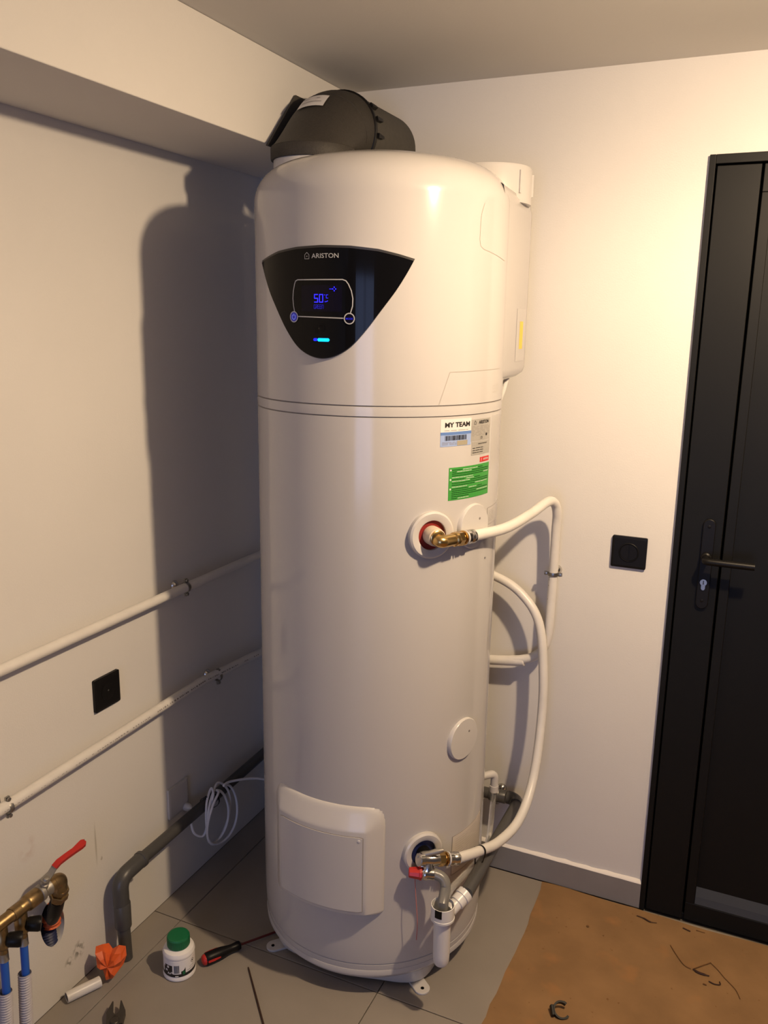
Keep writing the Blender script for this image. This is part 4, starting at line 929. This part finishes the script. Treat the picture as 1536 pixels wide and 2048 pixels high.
# ------------------------------------------------------------------ things on the floor
def build_floor_things():
    # kraft paper sheet
    rr = random.Random(21); m = MB(); nx, ny = 60, 60; vs = []; X0, X1, Y0, Y1 = .958, 3.25, -.013, -2.4
    for i in range(nx+1):
        for j in range(ny+1):
            x = X0+(X1-X0)*i/nx; y = Y0+(Y1-Y0)*j/ny
            if i == 0: x += rr.uniform(-.003, .003)+.006*math.sin(j*.25)
            if j == 0: y += -.004+.004*math.sin(i*.9)+(-.006 if x > 1.235 else 0)
            z = .0016+.0008*(math.sin(x*9)*math.cos(y*7)+1) + (.003*max(0, 1-abs(y-Y0)/.05)*(.6+.4*math.sin(x*23)) if x > 1.1 else 0)
            vs.append(Vector((x, y, z)))
    q = ny+1; top = [(i*q+j, (i+1)*q+j, (i+1)*q+j+1, i*q+j+1) for i in range(nx) for j in range(ny)]
    bnd = [j for j in range(q)]+[i*q+ny for i in range(1, nx+1)]+[nx*q+j for j in range(ny-1, -1, -1)]+[i*q for i in range(nx-1, 0, -1)]
    k = len(vs); low = [Vector((vs[b].x, vs[b].y, .0002)) for b in bnd]; B = len(bnd)
    m.add(vs+low, top+[(bnd[i], bnd[(i+1) % B], k+(i+1) % B, k+i) for i in range(B)], True)
    tag(m.obj('kraft_paper', M['kraft'], None, 60), 'brown kraft paper sheet protecting the floor by the door', 'paper sheet')
    # glue pot
    bc = Vector((.2035, -.763, 0)); t = thing('glue_pot', 'small white plastic pot with green screw cap', 'bottle', bc)
    m = MB(); lathe(m, [(.036, 0), (.0405, .002), (.0412, .005), (.0405, .009), (.0390, .012), (.0390, .060), (.0402, .063), (.0402, .067), (.0370, .074), (.0270, .079), (.0255, .083)], bc, (0, 0, 1), 48); m.obj('pot', M['bottle'], t, 35)
    m = MB(); vs = []; pr = [(.0275, .080), (.0280, .082), (.0280, .103), (.0265, .1065), (.0235, .1075)]
    sg = 72
    for r_, z_ in pr:
        for k in range(sg): a = 2*PI*k/sg; vs.append(bc+Vector((math.cos(a), math.sin(a), 0))*(r_+(.0006 if k % 2 and z_ < .105 else 0))+Vector((0, 0, z_)))
    fs = [(i*sg+k, i*sg+(k+1) % sg, (i+1)*sg+(k+1) % sg, (i+1)*sg+k) for i in range(4) for k in range(sg)]+[tuple(range(sg)), tuple(4*sg+k for k in range(sg))]
    m.add(vs, fs); m.obj('screw_cap', M['green_cap'], t)
    W = Cyl(bc.x, bc.y, .0390, -50, 0)    # faces the camera about -50 degrees
    m = MB(); patch(m, W, rect(.150, .044, 0, .036), -.0001, .0003, 40); lb = m.obj('paper_label', M['bottle'], t)
    m = MB(); patch(m, W, rect(.150, .008, 0, .018), .0002, .0006, 40)
    patch(m, W, rect(.022, .018, -.030, .037), .0002, .0006, 6); patch(m, W, [(-.045, .022), (-.018, .022), (-.030, .034), (-.045, .04)], .0002, .0007, 6)
    x = -.014
    while x < -.002: patch(m, W, rect(.0009, .022, x, .036), .0002, .0007, 1); x += .0017
    patch(m, W, [(.003, .020), (.014, .020), (.014, .038), (.010, .031), (.003, .029)], .0002, .0007, 4)
    stroke(m, W, [(.030, .046), (.0355, .0525), (.041, .046), (.0355, .0395)], .0008, .0007, closed=True); patch(m, W, disc(.0022, .0355, .046, 10), .0003, .0007, 4)
    stroke(m, W, [(.026, .034), (.042, .034)], .0006, .0007); stroke(m, W, [(.026, .031), (.040, .031)], .0006, .0007); stroke(m, W, [(.018, .027), (.042, .027)], .0008, .0007)
    m.obj('label_print', M['print_black'], lb)
    m = MB(); patch(m, W, disc(.0035, -.031, .041, 12), .0006, .0009, 5); patch(m, W, rect(.006, .005, -.036, .031), .0006, .0009, 2); text(m, W, 'A+', .009, x=-.027, y=.0235, h=.0009, bold=.0003)
    patch(m, W, rect(.008, .0022, -.008, .0165), .0005, .0009, 2); m.obj('label_reversed_print', M['bottle'], lb)
    m = MB(); patch(m, W, rect(.006, .010, .0095, .0245), .0006, .0009, 2); m.obj('label_green_print', M['green_cap'], lb)
    # screwdriver
    a = Vector((.2475, -.726, .0165)); b = Vector((.300, -.637, .0150)); d = (b-a).normalized(); tip = Vector((.357, -.541, .006))
    t = thing('screwdriver', 'screwdriver with black and red handle lying by the heater', 'screwdriver', (a.x, a.y, 0))
    m = MB(); lathe(m, [(.013, .006), (.0158, .010), (.0163, .022), (.0160, .040), (.0145, .055), (.0110, .074), (.0105, .084), (.0120, .098), (.0110, .104), (.007, .106)], a, d, 12); m.obj('handle', M['black'], t, 50)
    m = MB(); lathe(m, [(.004, -.002), (.0105, 0), (.0135, .004), (.0138, .009), (.012, .011)], a, d, 20)
    for k in range(3):
        u, v, _ = frame(d); an = k*2.1+.9; c = u*math.cos(an)+v*math.sin(an); s = d.cross(c); vs = []
        for h, r_, w_ in ((.010, .0160, .003), (.024, .0168, .0035), (.044, .0163, .002)): vs += [a+d*h+c*r_+s*w_, a+d*h+c*r_-s*w_, a+d*h+c*(r_-.004)]
        m.add(vs, [(0, 1, 4, 3), (3, 4, 7, 6), (1, 2, 5, 4), (4, 5, 8, 7), (2, 0, 3, 5), (5, 3, 6, 8)])
    m.obj('handle_inlay', M['red'], t, label='red end cap and inlays')
    m = MB(); tube(m, [a+d*.100, tip], .0030, 10); m.obj('shaft', M['shaft'], t)
    # thin black rod
    m = MB(); p0 = Vector((.3565, -.681, .0025)); p1 = Vector((.52, -.850, .0025)); tube(m, [p0, p0+(p1-p0)*.03, p0+(p1-p0)*.5, p1], [.0014, .0019, .0024, .0024], 8)
    tag(m.obj('thin_rod', M['wood_dark']), 'thin dark rod lying in front of the heater', 'rod')
    # white pipe offcut
    p0 = Vector((.0215, -.9640, .0135)); p1 = Vector((.0580, -.8890, .0135)); dd = (p1-p0).normalized(); L = (p1-p0).length
    t = thing('pipe_offcut', 'short white pipe offcut lying against the left wall', 'pipe offcut', (p0.x, p0.y, 0))
    m = MB(); lathe(m, [(.0108, 0), (.0130, 0), (.0132, .002), (.0132, L-.002), (.0130, L), (.0108, L), (.0108, 0)], p0, dd, 28, close=False); m.obj('shell', M['white_pipe'], t)
    m = MB(); lathe(m, [(.0106, .002), (.0106, L-.002)], p0, dd, 24); m.obj('bore_shade', M['grey_pvc'], t)  # dark plug stands in for the shade inside the open pipe end
    # pliers (jaws at the lower picture edge)
    t = thing('pliers', 'dark pincers with open jaws at the bottom picture edge', 'pliers', (.19, -.975, 0))
    piv = Vector((.178, -.972, .012)); up = Vector((0, 0, 1))
    for s in (-1, 1):
        ax = Vector((-.50, .72, .10)).normalized(); sd = Vector((.82, .55, .0)).normalized()
        base = piv+sd*s*.007; mid = piv+ax*.026+sd*s*.0145; tipp = piv+ax*.052+sd*s*.0095+Vector((0, 0, .006))
        m = MB(); vs = []
        for p, w_, h_ in ((base-ax*.008, .012, .010), (base+ax*.010, .0125, .010), (mid, .0075, .009), (tipp, .0012, .004)):
            vs += [p+sd*w_+up*h_*.6, p-sd*w_+up*h_*.6, p-sd*w_-up*h_, p+sd*w_-up*h_]
        m.add(vs, [(i*4+k, i*4+(k+1) % 4, i*4+4+(k+1) % 4, i*4+4+k) for i in range(3) for k in range(4)]+[(3, 2, 1, 0), (12, 13, 14, 15)], True); m.obj('jaw', M['tool'], t, 30)
        m = MB(); tube(m, catmull([base-ax*.004, piv-ax*.03-sd*s*.016, piv-ax*.07-sd*s*.024, piv-ax*.12-sd*s*.020, piv-ax*.15-sd*s*.014], 4), .0075, 10)
        m.obj('handle', M['black'], t)
    m = MB(); lathe(m, [(.010, -.010), (.011, -.008), (.011, .007), (.009, .009)], piv, up, 20); m.obj('pivot', M['tool'], t)
    # grey pipe clip (C shape)
    t = thing('open_clip', 'open grey plastic pipe clip lying on the kraft paper', 'pipe clip', (1.118, -.484, .003))
    c = Vector((1.119, -.484, .0115)); ax = Vector((.30, -.42, .85)).normalized(); m = MB(); u, v, _ = frame(ax); vs = []; n = 28
    base = math.atan2(Vector((1, .5, 0)).dot(v), Vector((1, .5, 0)).dot(u))
    for i in range(n+1):
        a = base+math.radians(42+276*i/n); o = u*math.cos(a)+v*math.sin(a); th = .0042 if 2 < i < n-2 else .0052
        vs += [c+o*.0165+ax*.0062, c+o*(.0165+th)+ax*.0062, c+o*(.0165+th)-ax*.0062, c+o*.0165-ax*.0062]
    m.add(vs, [(i*4+k, i*4+(k+1) % 4, i*4+4+(k+1) % 4, i*4+4+k) for i in range(n) for k in range(4)]+[(3, 2, 1, 0), tuple(n*4+k for k in range(4))], True); m.obj('clip_ring', M['black'], t, 35)
    o = -(u*math.cos(base)+v*math.sin(base)); m = MB(); vs = [c+o*r_+ax*a_+o.cross(ax)*b_ for r_ in (.0185, .0255) for a_ in (-.0072, .0072) for b_ in (-.012, .012)]
    m.add(vs, [(0, 1, 3, 2), (4, 6, 7, 5), (0, 4, 5, 1), (2, 3, 7, 6), (0, 2, 6, 4), (1, 5, 7, 3)]); m.obj('clip_foot', M['black'], t, bevel=.0015)
    # crumpled orange film around the foot of the waste pipe
    rr = random.Random(4); m = MB()
    O = Vector((.064, -.858, .047))
    e1 = Vector((.912, .41, 0)); e2 = Vector((-.12, .20, .97)).normalized(); e3 = Vector((.38, -.85, .10)).normalized()
    outl = [(-.034, .018), (-.032, .034), (-.018, .039), (-.006, .036), (.006, .030), (.020, .038), (.032, .030), (.037, .016), (.030, -.004), (.018, -.022), (.006, -.036), (-.004, -.034), (-.014, -.014), (-.029, -.002)]
    vs = []; n = len(outl)
    for lay, (sc, off) in enumerate(((1, -.004), (.82, .012), (.48, .020), (.0, .022))):
        for i, (a, b) in enumerate(outl):
            j = (.006 if i % 2 else -.003)+rr.uniform(-.003, .003); f = sc*(1+rr.uniform(-.06, .06) if lay else 1)
            vs.append(O+e1*(a*f*1.12)+e2*(b*f*1.12)+e3*(off+(j if 0 < lay < 3 else (-.008 if i % 3 == 0 else .003) if lay == 0 else 0)))
    fs = [(l*n+i, l*n+(i+1) % n, (l+1)*n+(i+1) % n) for l in range(3) for i in range(n)]+[(l*n+i, (l+1)*n+(i+1) % n, (l+1)*n+i) for l in range(3) for i in range(n)]
    back = len(vs); vs.append(O-e3*.015); fs += [(i, back, (i+1) % n) for i in range(n)]
    m.add(vs, fs); tag(m.obj('orange_wrap', M['orange']), 'crumpled orange plastic wrap at the foot of the grey pipe', 'plastic wrap')
    # dark torn collar in the floor behind the wrap
    # debris on the paper
    zf = .0042
    def twig(name, pts, r_, mt, label, cat='twig', flat=1):
        m = MB(); tube(m, catmull([(x, y, zf+.001) for x, y in pts], 4), r_, 6); tag(m.obj(name, mt), label, cat)
    from_px = {}
    twig('splinter', [(1.397, -.196), (1.412, -.203), (1.437, -.203)], [.0022]*2+[.0030]*5+[.0016]*2, M['wood_dark'], 'dark wood splinter, darkest piece of debris on the kraft paper', 'splinter')
    twig('stalk', [(1.334, -.130), (1.352, -.160), (1.374, -.190), (1.392, -.197)], .0009, M['straw'], 'long thin dry stalk left of the dark splinter', 'stalk')
    twig('stalk', [(1.400, -.192), (1.418, -.172), (1.437, -.152)], .0013, M['straw'], 'short straight stalk rising right from the dark splinter', 'stalk')
    twig('stalk', [(1.437, -.152), (1.455, -.170), (1.475, -.195), (1.500, -.222), (1.512, -.250)], .0008, M['straw'], 'long hair-thin stalk right of the dark splinter', 'stalk')
    twig('splinter', [(1.437, -.222), (1.450, -.226), (1.464, -.222), (1.462, -.212)], .0013, M['wood_dark'], 'small hooked splinter below the dark one', 'splinter')
    twig('splinter', [(1.424, -.237), (1.433, -.238)], .0015, M['straw'], 'tiny brown crumb below the hooked splinter', 'splinter')
    twig('splinter', [(1.235, -.050), (1.255, -.053), (1.272, -.060), (1.290, -.057)], [.0010]*4+[.0018]*5+[.0008]*4, M['wood_dark'], 'thin dark splinter near the skirting and door frame', 'splinter')
    twig('splinter', [(1.358, -.046), (1.378, -.052)], .0016, M['wood_dark'], 'short dark splinter in front of the door sill', 'splinter')
    twig('stalk', [(1.392, -.040), (1.415, -.041)], .0010, M['straw'], 'short stalk beside the door sill splinter', 'stalk')
    for x, y, s, lab in ((1.118, -.152, .0040, 'larger dark crumb upper left on the kraft paper'), (1.164, -.170, .0022, 'small dark crumb upper left on the kraft paper')):
        m = MB(); lathe(m, [(s*.5, 0), (s, s*.3), (s*.7, s*.7), (s*.2, s*.8)], (x, y, .003), (0, 0, 1), 7); tag(m.obj('crumb', M['straw']), lab, 'crumb')
build_floor_things()
